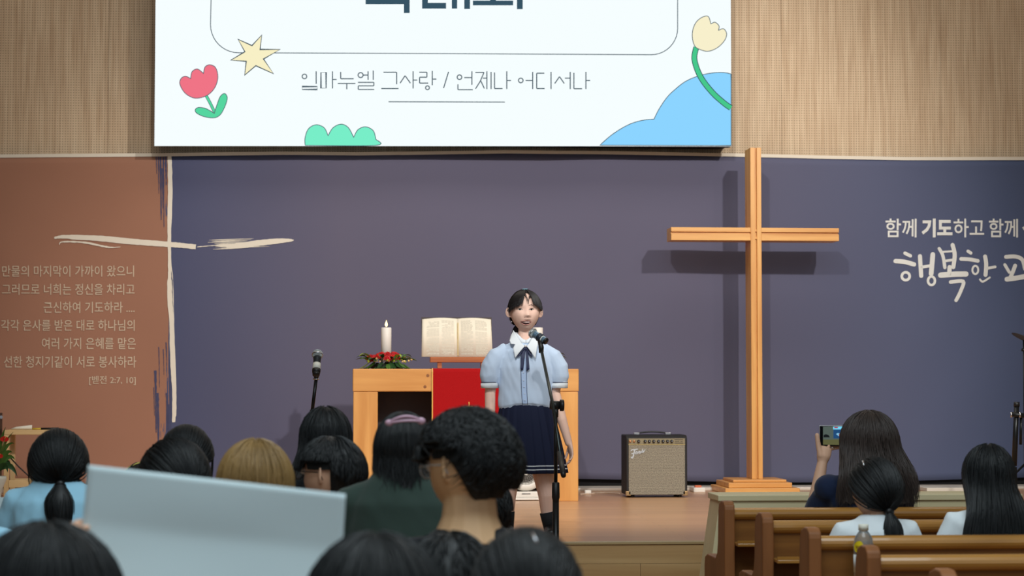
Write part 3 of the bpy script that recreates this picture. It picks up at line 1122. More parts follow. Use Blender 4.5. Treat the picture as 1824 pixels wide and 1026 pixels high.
# ------------------------------------------------------------ guitar amplifier
GY = 14.7
g0, g1 = at(1115.5, 887, GY), at(1224.5, 887, GY)
gz = at(1170, 775, GY).z
amp = thing('guitar_amplifier', 'black combo guitar amplifier with silver grille cloth standing by the banner', 'amplifier', ((g0.x + g1.x) / 2, GY, FL))
D = .27
q = MB(); q.prism([(GY, FL + .018), (GY + D, FL + .018), (GY + D, gz), (GY + .03, gz), (GY, gz - .02)], 'X', g0.x, g1.x)
q.build('cabinet', mat('tolex', (24, 23, 24), .6, bump=.3, bscale=260), amp, bevel=.008)
fx0, fx1 = g0.x + .018, g1.x - .018
gt = at(1170, 791, GY).z; gb = at(1170, 881, GY).z
pt = at(1170, 781, GY).z
mg = bpy.data.materials.new('grille_cloth')
mg.use_nodes = True
nt = mg.node_tree; b = nt.nodes['Principled BSDF']; b.inputs['Roughness'].default_value = .8
tc = nt.nodes.new('ShaderNodeTexCoord')
ck = nt.nodes.new('ShaderNodeTexNoise'); ck.inputs['Scale'].default_value = 170; ck.inputs['Detail'].default_value = 1
wv = nt.nodes.new('ShaderNodeTexWave'); wv.wave_type = 'BANDS'; wv.bands_direction = 'Z'; wv.inputs['Scale'].default_value = 38
nt.links.new(tc.outputs['Object'], ck.inputs['Vector']); nt.links.new(tc.outputs['Object'], wv.inputs['Vector'])
ml = nt.nodes.new('ShaderNodeMath'); ml.operation = 'MULTIPLY'; ml.inputs[1].default_value = .35
nt.links.new(wv.outputs['Fac'], ml.inputs[0])
ad = nt.nodes.new('ShaderNodeMath'); ad.operation = 'ADD'; nt.links.new(ck.outputs['Fac'], ad.inputs[0]); nt.links.new(ml.outputs[0], ad.inputs[1])
cr = nt.nodes.new('ShaderNodeValToRGB')
cr.color_ramp.elements[0].position = .42; cr.color_ramp.elements[0].color = lin((84, 78, 68))
cr.color_ramp.elements[1].position = .85; cr.color_ramp.elements[1].color = lin((164, 156, 138))
nt.links.new(ad.outputs[0], cr.inputs[0]); nt.links.new(cr.outputs[0], b.inputs['Base Color'])
q = MB(); q.box(fx0, fx1, GY - .006, GY + .01, gb, gt - .004); q.build('grille', mg, amp, bevel=.002)
q = MB(); q.box(fx0, fx1, GY - .008, GY + .01, gt, pt); q.build('control_panel', mat('panel_gold', (150, 138, 110), .35, metal=.3), amp)
q = MB(); q.box(fx0 - .002, fx1 + .002, GY - .0085, GY + .0, gt - .005, gt - .001); q.build('trim_strip', mat('trim_gold', (196, 176, 120), .35, metal=.5), amp)
zc = (gt + pt) / 2
for px in (1122.5, 1129.5):
    p = at(px, 786, GY - .008); q = MB(); q.tube([(p.x, GY - .008, zc), (p.x, GY - .016, zc)], [.010, .009], 12); q.build('input_jack', mat('jack', (200, 150, 110), .3, metal=.8), amp, True)
for px in (1137.5, 1149, 1156.5, 1164.5, 1173, 1181, 1189, 1196.5):
    p = at(px, 786, GY - .008); q = MB(); q.tube([(p.x, GY - .008, zc), (p.x, GY - .026, zc)], [.0115, .0095], 14)
    kn = q.build('knob', m_black, amp, True)
    q = MB(); q.tube([(p.x, GY - .0262, zc + .001), (p.x, GY - .0275, zc + .001)], [.005, .005], 8); q.build('knob_cap', m_chrome, kn)
q = MB()
fa = lambda px, py: at(px, py, GY - .0088)
for (a, b_) in (((1201, 783), (1217, 783.5)), ((1202, 786), (1210, 786)), ((1212, 786.5), (1216, 786.5)), ((1202, 789), (1217, 789.5))): ribbon(q, [a, b_], 1.2, fa)
q.build('panel_print', mat('print_dark', (60, 50, 38), .5), amp)
# script badge
sb = lambda px, py: at(1060 + px / 3.945, 700 + py / 3.945, GY - .0085)
script = [([(252, 408), (258, 400), (275, 399), (300, 394)], 7), ([(278, 400), (272, 425), (265, 452), (258, 456), (254, 448)], 8), ([(254, 428), (270, 424), (288, 420)], 5),
          ([(288, 424), (296, 415), (290, 411), (284, 420), (286, 430), (296, 426)], 4), ([(300, 428), (304, 411)], 5), ([(304, 418), (311, 409), (314, 412), (311, 425), (317, 422)], 4),
          ([(327, 410), (320, 412), (318, 421), (324, 420), (329, 410)], 4), ([(336, 392), (328, 420)], 5), ([(333, 417), (340, 411), (338, 406), (333, 411), (334, 419), (342, 415)], 4), ([(343, 416), (346, 404), (354, 397)], 4)]
q = MB()
for p, wd in script:
    ribbon(q, ctr(p, n=4), wd * 1.0, sb) if False else ribbon(q, [tuple(v) for v in ctr(p, n=4)] if len(p) > 2 else p, wd, sb)
o = q.build('script_badge', mat('badge_silver', (214, 220, 226), .35, metal=.4), amp)
sd = o.modifiers.new('s', 'SOLIDIFY'); sd.thickness = .003
# corners, feet, handle
for x in (g0.x, g1.x - .03):
    for z in (FL + .014,):
        q = MB(); q.box(x - .003, x + .033, GY - .006, GY + .03, z, z + .032); q.build('corner_guard', mat('corner_metal', (170, 140, 100), .4, metal=.7), amp, bevel=.003)
for x in (g0.x + .05, g1.x - .05):
    for y in (GY + .04, GY + D - .04):
        q = MB(); q.lathe([(.014, FL), (.016, FL + .019)], (x, y, 0), 12); q.build('foot', m_black, amp, True)
xa, xb = at(1134, 770, GY + .12).x, at(1190, 770, GY + .12).x
q = MB(); q.tube(ctr([(xa, GY + .13, gz + .012), (xa + .06, GY + .13, gz + .018), ((xa + xb) / 2, GY + .13, gz + .021), (xb - .06, GY + .13, gz + .018), (xb, GY + .13, gz + .012)]), (.012, .005) and .006, 8)
q.build('handle', m_black, amp, True)
for x in (xa, xb):
    q = MB(); q.box(x - .022, x + .022, GY + .112, GY + .148, gz, gz + .016); q.build('handle_clip', m_chrome, amp, bevel=.003)

# power strip and cables
PY = WY - .62
p = at(1246, 883, PY)
ps = thing('power_strip', 'white power strip on the stage floor right of the amplifier', 'power strip', (p.x, PY, FL))
q = MB(); q.box(p.x - .045, p.x + .045, PY, PY + .2, FL, FL + .035); q.build('body', m_wh, ps, bevel=.005)
q = MB(); q.tube(ctr([(p.x, PY + .2, FL + .015), (p.x - .03, PY + .27, FL + .03), (p.x - .15, PY + .25, FL + .035), (p.x - .3, PY + .1, FL + .01)]), .004, 6)
q.build('cord', m_wh, ps, True)
for (zz, col) in ((.04, (214, 90, 50)),):
    q = MB(); q.box(p.x - .03, p.x + .02, PY + .02, PY + .06, FL + .0352, FL + .05); q.build('plug', mat('plug_orange', (214, 110, 70), .5), ps, bevel=.003)
q = MB(); a, b_ = at(1034, 884, WY - .45), at(1112, 879, WY - .7)
pp = ctr([(at(1034, 884, WY - .9).x, WY - .9, FL + .004), (at(1050, 884, WY - .8).x, WY - .8, FL + .004), (at(1075, 883, WY - .7).x, WY - .7, FL + .004), (at(1104, 879, WY - .95).x, WY - .95, FL + .012)])
q.tube(pp, .005, 6)
tag(q.build('floor_cable', mat('white_cable', (226, 206, 186), .5), None, True), 'white cable on the stage floor left of the amplifier', 'cable')
p = at(1047, 886, WY - .8)
q = MB(); q.box(p.x - .025, p.x + .025, WY - .82, WY - .78, FL + .001, FL + .03)
tag(q.build('socket_block', m_wh, None, bevel=.008), 'small white plug on the stage floor beside the altar leg', 'plug')

# ------------------------------------------------------------ wooden cross
XY = 15.30
m_oak = wood('oak_v', (208, 142, 72), (236, 180, 104), .38, 'Z', 3.5, rings=9)
m_oakh = wood('oak_h', (208, 142, 72), (236, 180, 104), .38, 'X', 3.5, rings=9)
cl, cr_ = at(1338, 600, XY).x, at(1357.3, 600, XY).x
ctop = at(1347, 263, XY).z
cdp = .21
cross = thing('wooden_cross', 'tall free-standing oak cross on a three-step base in front of the banner', 'cross', ((cl + cr_) / 2, XY + .1, FL))
tiers = [(1292, 1425, 0, .62), (1298, 1411, .05, .52), (1306, 1401, .10, .42)]
zt_ = [FL + .001, FL + .045, FL + .083, at(1340, 853, XY).z - .0]
YB = XY - .12
for i, (a, b_, dy, dd) in enumerate(tiers):
    yy = YB - .10 + dy
    q = MB(); q.box(at(a, 870, yy).x, at(b_, 870, yy).x, yy, yy + dd, zt_[i], zt_[i + 1] - .001); q.build('base_step', m_oakh, cross, bevel=.004)
zb_ = zt_[3]
# upright: two front strips with a groove between and a deep core
gw = .014
xm = (cl + cr_) / 2
q = MB(); q.box(cl, cr_, XY + .018, XY + cdp, zb_, ctop); q.build('upright', m_oak, cross, bevel=.002)
bz0, bz1 = at(1347, 428.5, XY).z, at(1347, 405.5, XY).z
for (xa, xb) in ((cl, xm - gw / 2), (xm + gw / 2, cr_)):
    q = MB(); q.box(xa, xb, XY - .004, XY + .018, zb_, ctop); q.build('front_strip', m_oak, cross, bevel=.002)
hL, hR = at(1195.5, 414, XY).x, at(1494.5, 414, XY).x
zm = (bz0 + bz1) / 2
for (xa, xb) in ((hL, cl), (cr_, hR)):
    q = MB(); q.box(xa, xb, XY + .018, XY + cdp, bz0, bz1); q.build('arm', m_oakh, cross, bevel=.002)
    for (za, zc_) in ((bz0, zm - gw / 2 + .008), (zm + gw / 2 + .008, bz1)):
        q = MB(); q.box(xa, xb, XY, XY + .018, za, zc_); q.build('front_strip', m_oakh, cross, bevel=.002)
for z_ in (bz0 + .02, bz1 - .022):
    q = MB(); q.box(xm - gw / 2, xm + gw / 2, XY + .004, XY + .018, z_ - .008, z_ + .008); q.build('lattice_block', m_oakh, cross)


# ------------------------------------------------------------ microphones on stands
def lerp(a, b, t): return Vector(a) + (Vector(b) - Vector(a)) * t


def microphone(tip, tail, r, label, band):
    """tip = grille end, tail = connector end, world points"""
    tip, tail = Vector(tip), Vector(tail)
    m = thing('microphone', label, 'microphone', tail)
    P = lambda t: lerp(tip, tail, t)
    q = MB(); q.tube([P(0), P(.02), P(.08), P(.17), P(.24), P(.28)], [r * .35, r * .7, r * 1.0, r * 1.08, r * 1.0, r * .8], 18)
    q.build('grille', mat('mic_mesh', (190, 205, 210), .35, metal=.7, bump=.8, bscale=600), m, True)
    q = MB(); q.tube([P(.155), P(.195)], [r * 1.13, r * 1.13], 18); q.build('ring', m_chrome, m, True)
    q = MB(); q.tube([P(.28), P(.33), P(.6), P(.9), P(.97), P(1)], [r * .82, r * .78, r * .72, r * .74, r * .72, r * .6], 18)
    q.build('body', mat('mic_body_reflecting', (130, 165, 195), .22, metal=.7) if not band else mat('mic_body_dark', (60, 66, 70), .3, metal=.6), m, True)  # pale blue body colour paints in the reflection of the screen
    q = MB(); q.tube([P(.54 if band else .6), P(.76 if band else .78)], [r * .80, r * .81], 18); q.build('band', mat('mic_white_band', (220, 220, 210), .4), m, True)
    q = MB(); q.tube([P(.93), P(1.012)], [r * .76, r * .70], 18); q.build('end_cap', m_black, m, True)
    return m


# singer's stand
MY = 10.42
def mp(px, py, dy=0): return at(px, py, MY + dy)
tip, tail = mp(944.5, 591, .33), mp(973, 608, .27)
microphone(tip, tail, .0245, 'wireless microphone in front of the singing girl', False)
fp = mp(990, 900)
sx0 = fp.x
st = thing('boom_microphone_stand', 'black boom microphone stand holding the microphone of the singing girl', 'microphone stand', (sx0, MY, 0))
q = MB(); q.lathe([(.125, 0), (.13, .006), (.125, .016), (.03, .024), (.018, .05)], (sx0, MY, 0), 32); q.build('base', m_blackm, st, True)
zc = at(990, 722, MY).z; zg0, zg1 = at(990, 890, MY).z, at(990, 860, MY).z
q = MB(); q.tube([(sx0, MY, .05), (sx0, MY, zg0)], [.0165, .0165], 14); q.build('lower_tube', m_blackm, st, True)
q = MB(); q.tube([(sx0, MY, zg0 - .02), (sx0, MY, zg0), (sx0, MY, zg0 + .012), (sx0, MY, zg1), (sx0, MY, zg1 + .004)], [.016, .017, .0205, .019, .012], 16); q.build('height_grip', m_black, st, True)
q = MB(); q.tube([(sx0, MY, zg1), (sx0, MY, zc - .02)], [.0095, .0095], 12); q.build('upper_tube', m_blackm, st, True)
cl_ = mp(990, 722)
q = MB(); q.tube([cl_ + Vector((-.03, 0, .002)), cl_ + Vector((.018, 0, .0))], [.022, .022], 16); q.build('clutch', m_black, st, True)
q = MB(); q.tube([cl_ + Vector((.018, 0, 0)), cl_ + Vector((.022, 0, 0)), cl_ + Vector((.038, 0, 0)), cl_ + Vector((.042, 0, 0))], [.012, .030, .030, .026], 18); q.build('clutch_knob', m_black, st, True)
q = MB(); q.tube([(sx0, MY, zc - .06), (sx0, MY, zc - .015)], [.014, .014], 12); q.build('clutch_neck', m_black, st, True)
hd = mp(964, 622, .27)
lo = mp(1003, 843, -.36)
q = MB(); q.tube([hd, mp(985, 722, -.036), lo], [.0085, .0085, .0085], 12); q.build('boom', mat('boom_metal', (60, 66, 66), .3, metal=.7), st, True)
q = MB(); q.tube([mp(996.5, 806, -.255), lo, lo + (lo - mp(996.5, 806, -.255)).normalized() * .02], [.0135, .0145, .012], 14); q.build('counterweight', m_black, st, True)
q = MB(); q.tube([hd + Vector((0, 0, -.02)), hd + Vector((0, 0, .01)), mp(961, 603, .29)], [.0125, .014, .012], 12); q.build('joint', m_black, st, True)
q = MB(); c1, c2 = lerp(tip, tail, .52), lerp(tip, tail, .74); q.tube([c1, c2], [.0235, .0225], 16); q.build('clip', mat('clip_dark', (30, 44, 60), .4), st, True)
# thin cable along the sock side
# left stand
LY = 11.05
t2, b2 = at(566, 625, LY + .05), at(563, 668, LY - .04)
microphone(t2, b2, .027, 'spare microphone with white band pointing up above the audience at left', True)
lx = at(556, 730, LY)
s2 = thing('microphone_stand', 'slim black stand holding the spare microphone left of the altar', 'microphone stand', (lx.x, LY, FL))
q = MB(); q.lathe([(.12, FL), (.125, FL + .006), (.12, FL + .016), (.025, FL + .024), (.016, FL + .05)], (lx.x, LY, 0), 32); q.build('base', m_blackm, s2, True)
top2 = at(563, 676, LY)
q = MB(); q.tube([(lx.x, LY, FL + .05), (lx.x, LY, lx.z)], [.0125, .0125], 12); q.build('lower_tube', m_blackm, s2, True)
q = MB(); q.tube([(lx.x, LY, lx.z - .01), top2], [.0095, .0095], 12); q.build('upper_tube', m_blackm, s2, True)
q = MB(); q.tube([top2 + Vector((0, 0, -.002)), top2 + Vector((0, 0, .006))], [.017, .017], 14); q.build('collar', m_chrome, s2, True)
q = MB(); q.tube([top2 + Vector((0, 0, .006)), at(564, 668, LY - .01), at(564.5, 655, LY - .0)], [.012, .015, .02], 14); q.build('joint', m_black, s2, True)
q = MB(); q.tube([lerp(t2, b2, .78), lerp(t2, b2, .92)], [.0235, .0215], 16); q.build('clip', m_black, s2, True)

# ------------------------------------------------------------ left side of the stage
KY = 14.9
m_pale = wood('pale_pine', (214, 176, 120), (232, 200, 148), .5, 'X', 3)
m_palev = wood('pale_pine_v', (214, 176, 120), (232, 200, 148), .5, 'Z', 3)
kx0, kx1 = at(7, 800, KY).x, at(112, 800, KY).x
kt = at(40, 766, KY).z
sh = thing('pine_shelf', 'low open pine rack in front of the brown end of the banner', 'shelf', ((kx0 + kx1) / 2, KY, FL))
q = MB(); q.box(kx0, kx1, KY, KY + .3, kt - .034, kt); q.build('top', m_pale, sh, bevel=.003)
for x in (kx0, kx1 - .034):
    for y in (KY, KY + .27):
        q = MB(); q.box(x, x + .034, y, y + .03, FL, kt - .035); q.build('leg', m_palev, sh, bevel=.002)
kr = at(40, 862, KY).z
q = MB(); q.box(kx0 + .035, kx1 - .035, KY, KY + .022, kr - .026, kr + .026); q.build('rail', m_pale, sh, bevel=.002)
q = MB(); q.box(kx0 + .035, kx1 - .035, KY + .275, KY + .297, kr - .026, kr + .026); q.build('rail', m_pale, sh, bevel=.002)
a, b_ = at(20, 766, KY + .1).x, at(57, 765, KY + .1).x
q = MB(); q.tube([(a, KY + .1, kt + .006), (a + .04, KY + .1, kt + .012), (b_, KY + .1, kt + .018)], [.004, .010, .016], 12)
tag(q.build('rolled_paper', mat('paper_white', (228, 222, 208), .7), None, True), 'white rolled paper lying on the pine rack', 'paper')
stk = thing('thin_stick', 'thin yellow and black stick lying on the pine rack', 'stick', (b_ + .02, KY + .1, kt))
c_, d_ = at(73, 765, KY + .1).x, at(92, 765, KY + .1).x
q = MB(); q.tube([(b_ + .002, KY + .1, kt + .007), (c_, KY + .1, kt + .007)], [.006, .007], 8); q.build('yellow_end', mat('stick_yellow', (200, 170, 50), .5), stk, True)
q = MB(); q.tube([(c_, KY + .1, kt + .007), (d_ + .05, KY + .1, kt + .008)], [.0075, .0085], 8); q.build('black_end', m_black, stk, True)
# black column at the very edge
q = MB(); cc = at(1.5, 735, KY + .1)
pc = thing('speaker_column', 'tall slim black cabinet at the left edge of the stage', 'speaker', (cc.x - .08, KY + .05, FL))
q.box(cc.x - .17, cc.x + .012, KY - .04, KY + .1, FL, cc.z); q.build('cabinet', m_black, pc, bevel=.004)
q = MB(); p = at(2, 743, KY - .045); q.tube([p, p + Vector((0, .006, 0))], [.012, .012], 12); q.build('badge', m_chrome, pc)
q = MB(); q.box(cc.x - .155, cc.x - .0, KY - .046, KY - .04, FL + .05, cc.z - .06); q.build('grille', mat('black_mesh', (30, 28, 28), .7, bump=.6, bscale=400), pc)
# anthurium
VY = 14.35
v0 = at(-8, 880, VY)
pl = thing('potted_anthurium', 'anthurium with red flowers in a white vase at the left edge', 'plant', (v0.x, VY, FL))
vz = at(0, 848, VY).z
q = MB(); q.lathe([(.04, FL), (.05, FL + .01), (.035, FL + .04), (.045, (FL + vz) / 2), (.075, vz - .02), (.07, vz), (.05, vz - .01)], (v0.x, VY, 0), 24)
q.build('vase', mat('vase_white', (206, 206, 196), .3), pl, True)
R = random.Random(3)


def bladeleaf(mb, p0, p1, p2, wd):
    pts = []
    for k in range(9):
        t = k / 8
        pts.append(p0 * (1 - t) ** 2 + p1 * 2 * t * (1 - t) + p2 * t * t)
    vs = []
    for k, p in enumerate(pts):
        t = k / 8
        tg = (pts[min(8, k + 1)] - pts[max(0, k - 1)]).normalized()
        s = tg.cross(Vector((0, 1, 0))); s = s.normalized() if s.length > .01 else Vector((1, 0, 0))
        ww = wd * sin(pi * min(1, .05 + t * .95)) ** .9 * (1.25 - .5 * t)
        vs += [p - s * ww, p + Vector((0, .006, 0)), p + s * ww]
    fs = []
    for k in range(8): fs += [(3 * k, 3 * k + 1, 3 * k + 4, 3 * k + 3), (3 * k + 1, 3 * k + 2, 3 * k + 5, 3 * k + 4)]
    mb.add(vs, fs)


crown = Vector((v0.x, VY, vz + .02))
for (ex, ey, mx_, my_, wd, mi) in ((24, 769, 2, 790, .010, 2), (26, 790, 8, 782, .013, 0), (22, 806, 10, 795, .018, 0), (27, 819, 14, 800, .018, 0), (31, 850, 18, 812, .021, 1), (14, 842, 10, 815, .018, 1),
                                   (-30, 800, -20, 790, .02, 0), (-40, 830, -28, 800, .022, 1), (10, 760, -2, 790, .014, 0), (-18, 768, -12, 790, .018, 0), (20, 830, 10, 808, .018, 1)):
    q = MB(); y_ = R.uniform(-.08, .04)
    bladeleaf(q, crown, at(mx_, my_, VY + y_ * .5), at(ex, ey, VY + y_), wd)
    q.build('leaf', m_leafs[mi] if mi < 2 else mat('leaf_pale', (96, 110, 50), .5), pl, True)
for (fx, fy, s) in ((8, 782, .030), (-2, 812, .028), (-16, 772, .03)):
    c_ = at(fx, fy, VY - .06)
    q = MB(); q.tube([crown, lerp(crown, c_, .6) + Vector((.01, 0, .02)), c_], [.003, .0025, .002], 6); stx = q.build('flower_stem', m_leafs[0], pl, True)
    q = MB()
    pts = [Vector((cos(a) * s * (1.0 - .12 * sin(a)), sin(a) * s * .62, 0)) for a in [2 * pi * k / 18 for k in range(18)]]
    q.add([c_ + Vector((p.x, -.3 * p.y, p.y)) for p in pts] + [c_ + Vector((0, .006, -.004))], [(k, (k + 1) % 18, 18) for k in range(18)])
    q.build('red_spathe', m_reds[1], pl, True)
    q = MB(); q.tube([c_ + Vector((0, -.003, 0)), c_ + Vector((.012, -.02, .014))], [.003, .002], 6); q.build('spadix', mat('spadix', (226, 190, 90), .5), pl, True)
# black wire leaning on the rack
q = MB(); q.tube([at(18, 815, KY - .05), at(34, 832, KY - .05), at(60, 856, KY - .03), at(95, 884, KY)], .005, 6)
tag(q.build('black_cable', m_black, None, True), 'thin black cable slanting down in front of the pine rack', 'cable')

# ------------------------------------------------------------ right edge: cymbal stand
DY = 13.6
cp = at(1822, 603, DY)
cs = thing('cymbal_stand', 'black cymbal on a stand at the right edge of the stage', 'cymbal', (at(1826, 800, DY).x, DY, FL))
q = MB(); rot = Matrix.Rotation(radians(26), 3, 'Y')
vs, fs = [], []
prof = [(.002, .03), (.018, .028), (.024, .012), (.09, .002), (.10, -.003), (.09, -.004), (.002, .006)]
for (r_, z_) in prof:
    for i in range(32):
        a = 2 * pi * i / 32
        vs.append(cp + Vector((.018, 0, -.002)) + rot @ Vector((r_ * cos(a), r_ * sin(a), z_)))
for j in range(len(prof) - 1):
    for i in range(32): fs.append((j * 32 + i, j * 32 + (i + 1) % 32, (j + 1) * 32 + (i + 1) % 32, (j + 1) * 32 + i))
q.add(vs, fs); q.build('cymbal', mat('cymbal_dark', (34, 34, 40), .5), cs, True)
sxx = at(1825, 700, DY).x
q = MB(); q.tube([(sxx, DY, FL + .1), (sxx, DY, cp.z - .01)], [.011, .008], 10); q.build('pole', m_blackm, cs, True)
p = at(1820, 623, DY); q = MB(); q.tube([p, p + Vector((.03, 0, -.004))], [.011, .009], 10); q.build('wing_bolt', m_blackm, cs, True)
for k in range(3):
    a = 2 * pi * k / 3 + .9
    q = MB(); q.tube([(sxx, DY, FL + .28), (sxx + .28 * cos(a), DY + .28 * sin(a), FL + .008)], [.008, .008], 8); q.build('leg', m_blackm, cs, True)
ms = at(1808, 735, DY - .25)
rk = thing('drum_rack', 'black upright rack post with clamp at the right edge of the stage', 'rack', (ms.x, DY - .25, FL))
q = MB(); q.tube([at(1806.5, 830, DY - .25) + Vector((0, 0, 0)), at(1811, 717, DY - .25)], [.018, .017], 14)
q.tube([(at(1806.5, 830, DY - .25).x, DY - .25, FL), at(1806.5, 832, DY - .25)], [.018, .018], 14)
q.build('post', m_blackm, rk, True)
q = MB(); q.tube([at(1802, 738, DY - .27), at(1830, 741, DY - .27)], [.016, .016], 12); q.build('clamp', m_blackm, rk, True)
q = MB(); q.tube([at(1811, 724, DY - .25), at(1811, 716, DY - .25)], [.021, .019], 12); q.build('cap', m_black, rk, True)
for px in (1801.5, 1817):
    p = at(px, 739, DY - .29); q = MB(); q.tube([p + Vector((0, 0, .018)), p + Vector((0, 0, -.018))], [.006, .006], 8); q.build('clamp_screw', m_chrome, rk, True)
q = MB(); q.tube([at(1819, 740, DY - .25), at(1818, 792, DY - .25)], [.010, .010], 10); q.build('side_rod', m_blackm, rk, True)
q = MB(); q.box(ms.x - .1, ms.x + .1, DY - .29, DY - .21, FL - .0, FL + .02); q.build('foot', m_blackm, rk)

# white board lying by the wall at right
a, b_ = at(1638, 868, 15.5).x, at(1724, 868, 15.5).x
q = MB(); q.box(a, b_, 15.3, 15.55, FL + .001, FL + .03)
tag(q.build('white_board', mat('offwhite', (214, 208, 196), .5), None, bevel=.004), 'flat off-white board lying on the stage by the banner behind the long-haired girl', 'board')

# ------------------------------------------------------------ low wooden front before the right pews
HY = 9.75
m_lt = wood('light_maple', (216, 204, 160), (228, 216, 176), .5, 'X', 2, rings=5)
hl, hr = at(1282, 893, HY).x, at(1817, 893, HY).x
ht = at(1300, 893, HY).z
fr0 = thing('front_partition', 'pale maple partition in front of the first right pew', 'partition', ((hl + hr) / 2, HY, 0))
q = MB()
ya, yb_ = HY, HY + .26
bl = hl - .12
q.add([(hl, ya, ht), (hr, ya, ht), (hr + .12, ya, 0), (bl, ya, 0), (hl, ya + .02, ht), (hr, ya + .02, ht), (hr + .12, ya + .02, 0), (bl, ya + .02, 0)],
      [(0, 1, 2, 3), (4, 7, 6, 5), (0, 3, 7, 4), (1, 5, 6, 2), (0, 4, 5, 1), (3, 2, 6, 7)])
q.build('front_panel', m_lt, fr0)
for s, (t, b0) in enumerate(((hl, bl), (hr, hr + .12))):
    q = MB(); d = .02 if s == 0 else -.02
    q.add([(t, ya + .021, ht), (t + d, ya + .021, ht), (b0 + d, ya + .021, 0), (b0, ya + .021, 0), (t, yb_, ht), (t + d, yb_, ht), (b0 + d, yb_, 0), (b0, yb_, 0)],
          [(0, 1, 2, 3), (4, 7, 6, 5), (0, 3, 7, 4), (1, 5, 6, 2), (0, 4, 5, 1), (3, 2, 6, 7)])
    q.build('side_panel', m_lt, fr0)
q = MB(); q.box(hl - .01, hr + .01, ya - .012, yb_ + .01, ht + .001, ht + .03); q.build('top_board', m_lt, fr0, bevel=.004)

# ------------------------------------------------------------ pews
m_pewE = wood('pew_end_wood', (122, 76, 42), (152, 98, 56), .5, 'Z', 3, rings=6, spec=.3)
m_pewR = wood('pew_rail_wood', (146, 100, 44), (184, 132, 64), .24, 'X', 3, rings=8, coat=.4)
m_pewP = wood('pew_panel_shaded', (104, 66, 30), (136, 90, 42), .42, 'X', 3, rings=8, spec=.3)  # darkened copy of the rail wood, shade under the rail put into colour
PEWD = [8.62, 7.82, 7.02, 6.22, 5.42, 4.62, 3.82, 3.02]
PX = at(1309, 896, 8.62).x
END_PROF = [(0, 0), (.50, 0), (.50, .575), (.485, .615), (.43, .63), (.22, .63), (.18, .66), (.165, .70), (.15, .84), (.13, .872), (.08, .885), (.03, .885), (.005, .87), (0, .85)]


def pew(y, xa, xb, label, group, ledge=True, ends=(1, 1)):
    """y = plane of the back edges, seat towards the stage"""
    P = thing('church_pew', label, 'pew', ((xa + xb) / 2, y, 0), group)
    for k, x in enumerate((xa, xb - .045)):
        q = MB(); q.prism([(y + p[0], p[1]) for p in END_PROF], 'X', x, x + .045)
        q.build('end_panel', m_pewE, P, bevel=.006)
    a, b = xa + .0455, xb - .0455
    q = MB(); pts = [(y + .075 + .034 * cos(t), .828 + .026 * sin(t)) for t in [2 * pi * k / 16 for k in range(16)]]
    q.prism(pts, 'X', a, b); q.build('top_rail', m_pewR, P, bevel=.0)
    q = MB(); q.box(a, b, y + .065, y + .085, .46, .803); q.build('back_panel', m_pewP, P)
    q = MB(); q.box(a, b, y - .06, y + .064, .698, .712); q.build('book_ledge', m_pewR, P, bevel=.003)
    q = MB(); q.box(a, b, y - .058, y - .05, .713, .724); q.build('ledge_lip', m_pewR, P)
    q = MB(); q.box(a, b, y + .086, y + .49, .425, .455); q.build('seat', m_pewR, P, bevel=.006)
    q = MB(); q.box(a, b, y + .40, y + .42, .3, .424); q.build('seat_apron', m_pewR, P)
    return P


rn = ['first', 'second', 'third', 'fourth', 'fifth']
for i in range(5):
    pew(PEWD[i], PX - .045, PX + 4.2, ['brown wooden pew nearest the stage on the right, woman with phone sits in it', 'empty brown wooden pew between the filming woman and the ponytailed girl',
        'brown wooden right pew with a plastic bottle on its back ledge', 'brown wooden pew behind the plastic bottle, its end in front of it',
        'nearest brown wooden pew at the bottom right edge'][i], 'pews right of the aisle')
LX1 = .30
ll = ['left pew nearest the stage, hidden behind the audience', 'left pew where the long-haired and blue-shirted people sit', 'left pew where the bespectacled bowl-cut man sits',
      'left pew where the person in dark green sits', 'left pew where the curly-haired man sits', 'left pew where a dark-haired child sits behind the curly man', 'left pew nearest the camera, under the dark blurred heads']
for i, d in enumerate(PEWD[1:]):
    pew(d, -4.2, LX1, 'brown ' + ll[i], 'pews left of the aisle')

# bottle on the ledge of the third pew
bp = at(1539, 1026, PEWD[2] - .015)
bz = .7135
Yb2 = PEWD[2] - .012
bot = thing('plastic_bottle', 'clear plastic drink bottle with yellow label mark and white cap on a pew ledge', 'bottle', (bp.x, Yb2, bz))
zt2 = at(1539, 934, Yb2).z
Hb = zt2 - bz
rb = .0345
m_pet = mat('clear_pet', (225, 232, 235), .08, trans=.85)
q = MB(); q.lathe([(.028, bz), (rb, bz + .008), (rb, bz + .03), (rb - .002, bz + .034), (rb, bz + .038), (rb, bz + Hb * .62), (rb - .002, bz + Hb * .66), (rb * .9, bz + Hb * .74), (rb * .62, bz + Hb * .83), (.0145, bz + Hb * .88), (.0145, bz + Hb * .92)], (bp.x, Yb2, 0), 28)
q.build('bottle_body', m_pet, bot, True)
q = MB(); q.lathe([(.0175, bz + Hb * .89), (.0175, bz + Hb * .995), (.0160, bz + Hb)], (bp.x, Yb2, 0), 20); q.build('cap', mat('cap_white', (232, 230, 214), .5), bot, True)
q = MB(); q.lathe([(rb + .0006, bz + .02), (rb + .0006, bz + Hb * .44)], (bp.x, Yb2, 0), 28); q.build('label_band', mat('label_white', (222, 226, 226), .5), bot, True)


def onbot(px, py, off=.0012):
    p = at(px, py, Yb2)
    u = max(-.98, min(.98, (p.x - bp.x) / (rb + off)))
    return Vector((bp.x + u * (rb + off), Yb2 - (rb + off) * sqrt(1 - u * u), p.z))


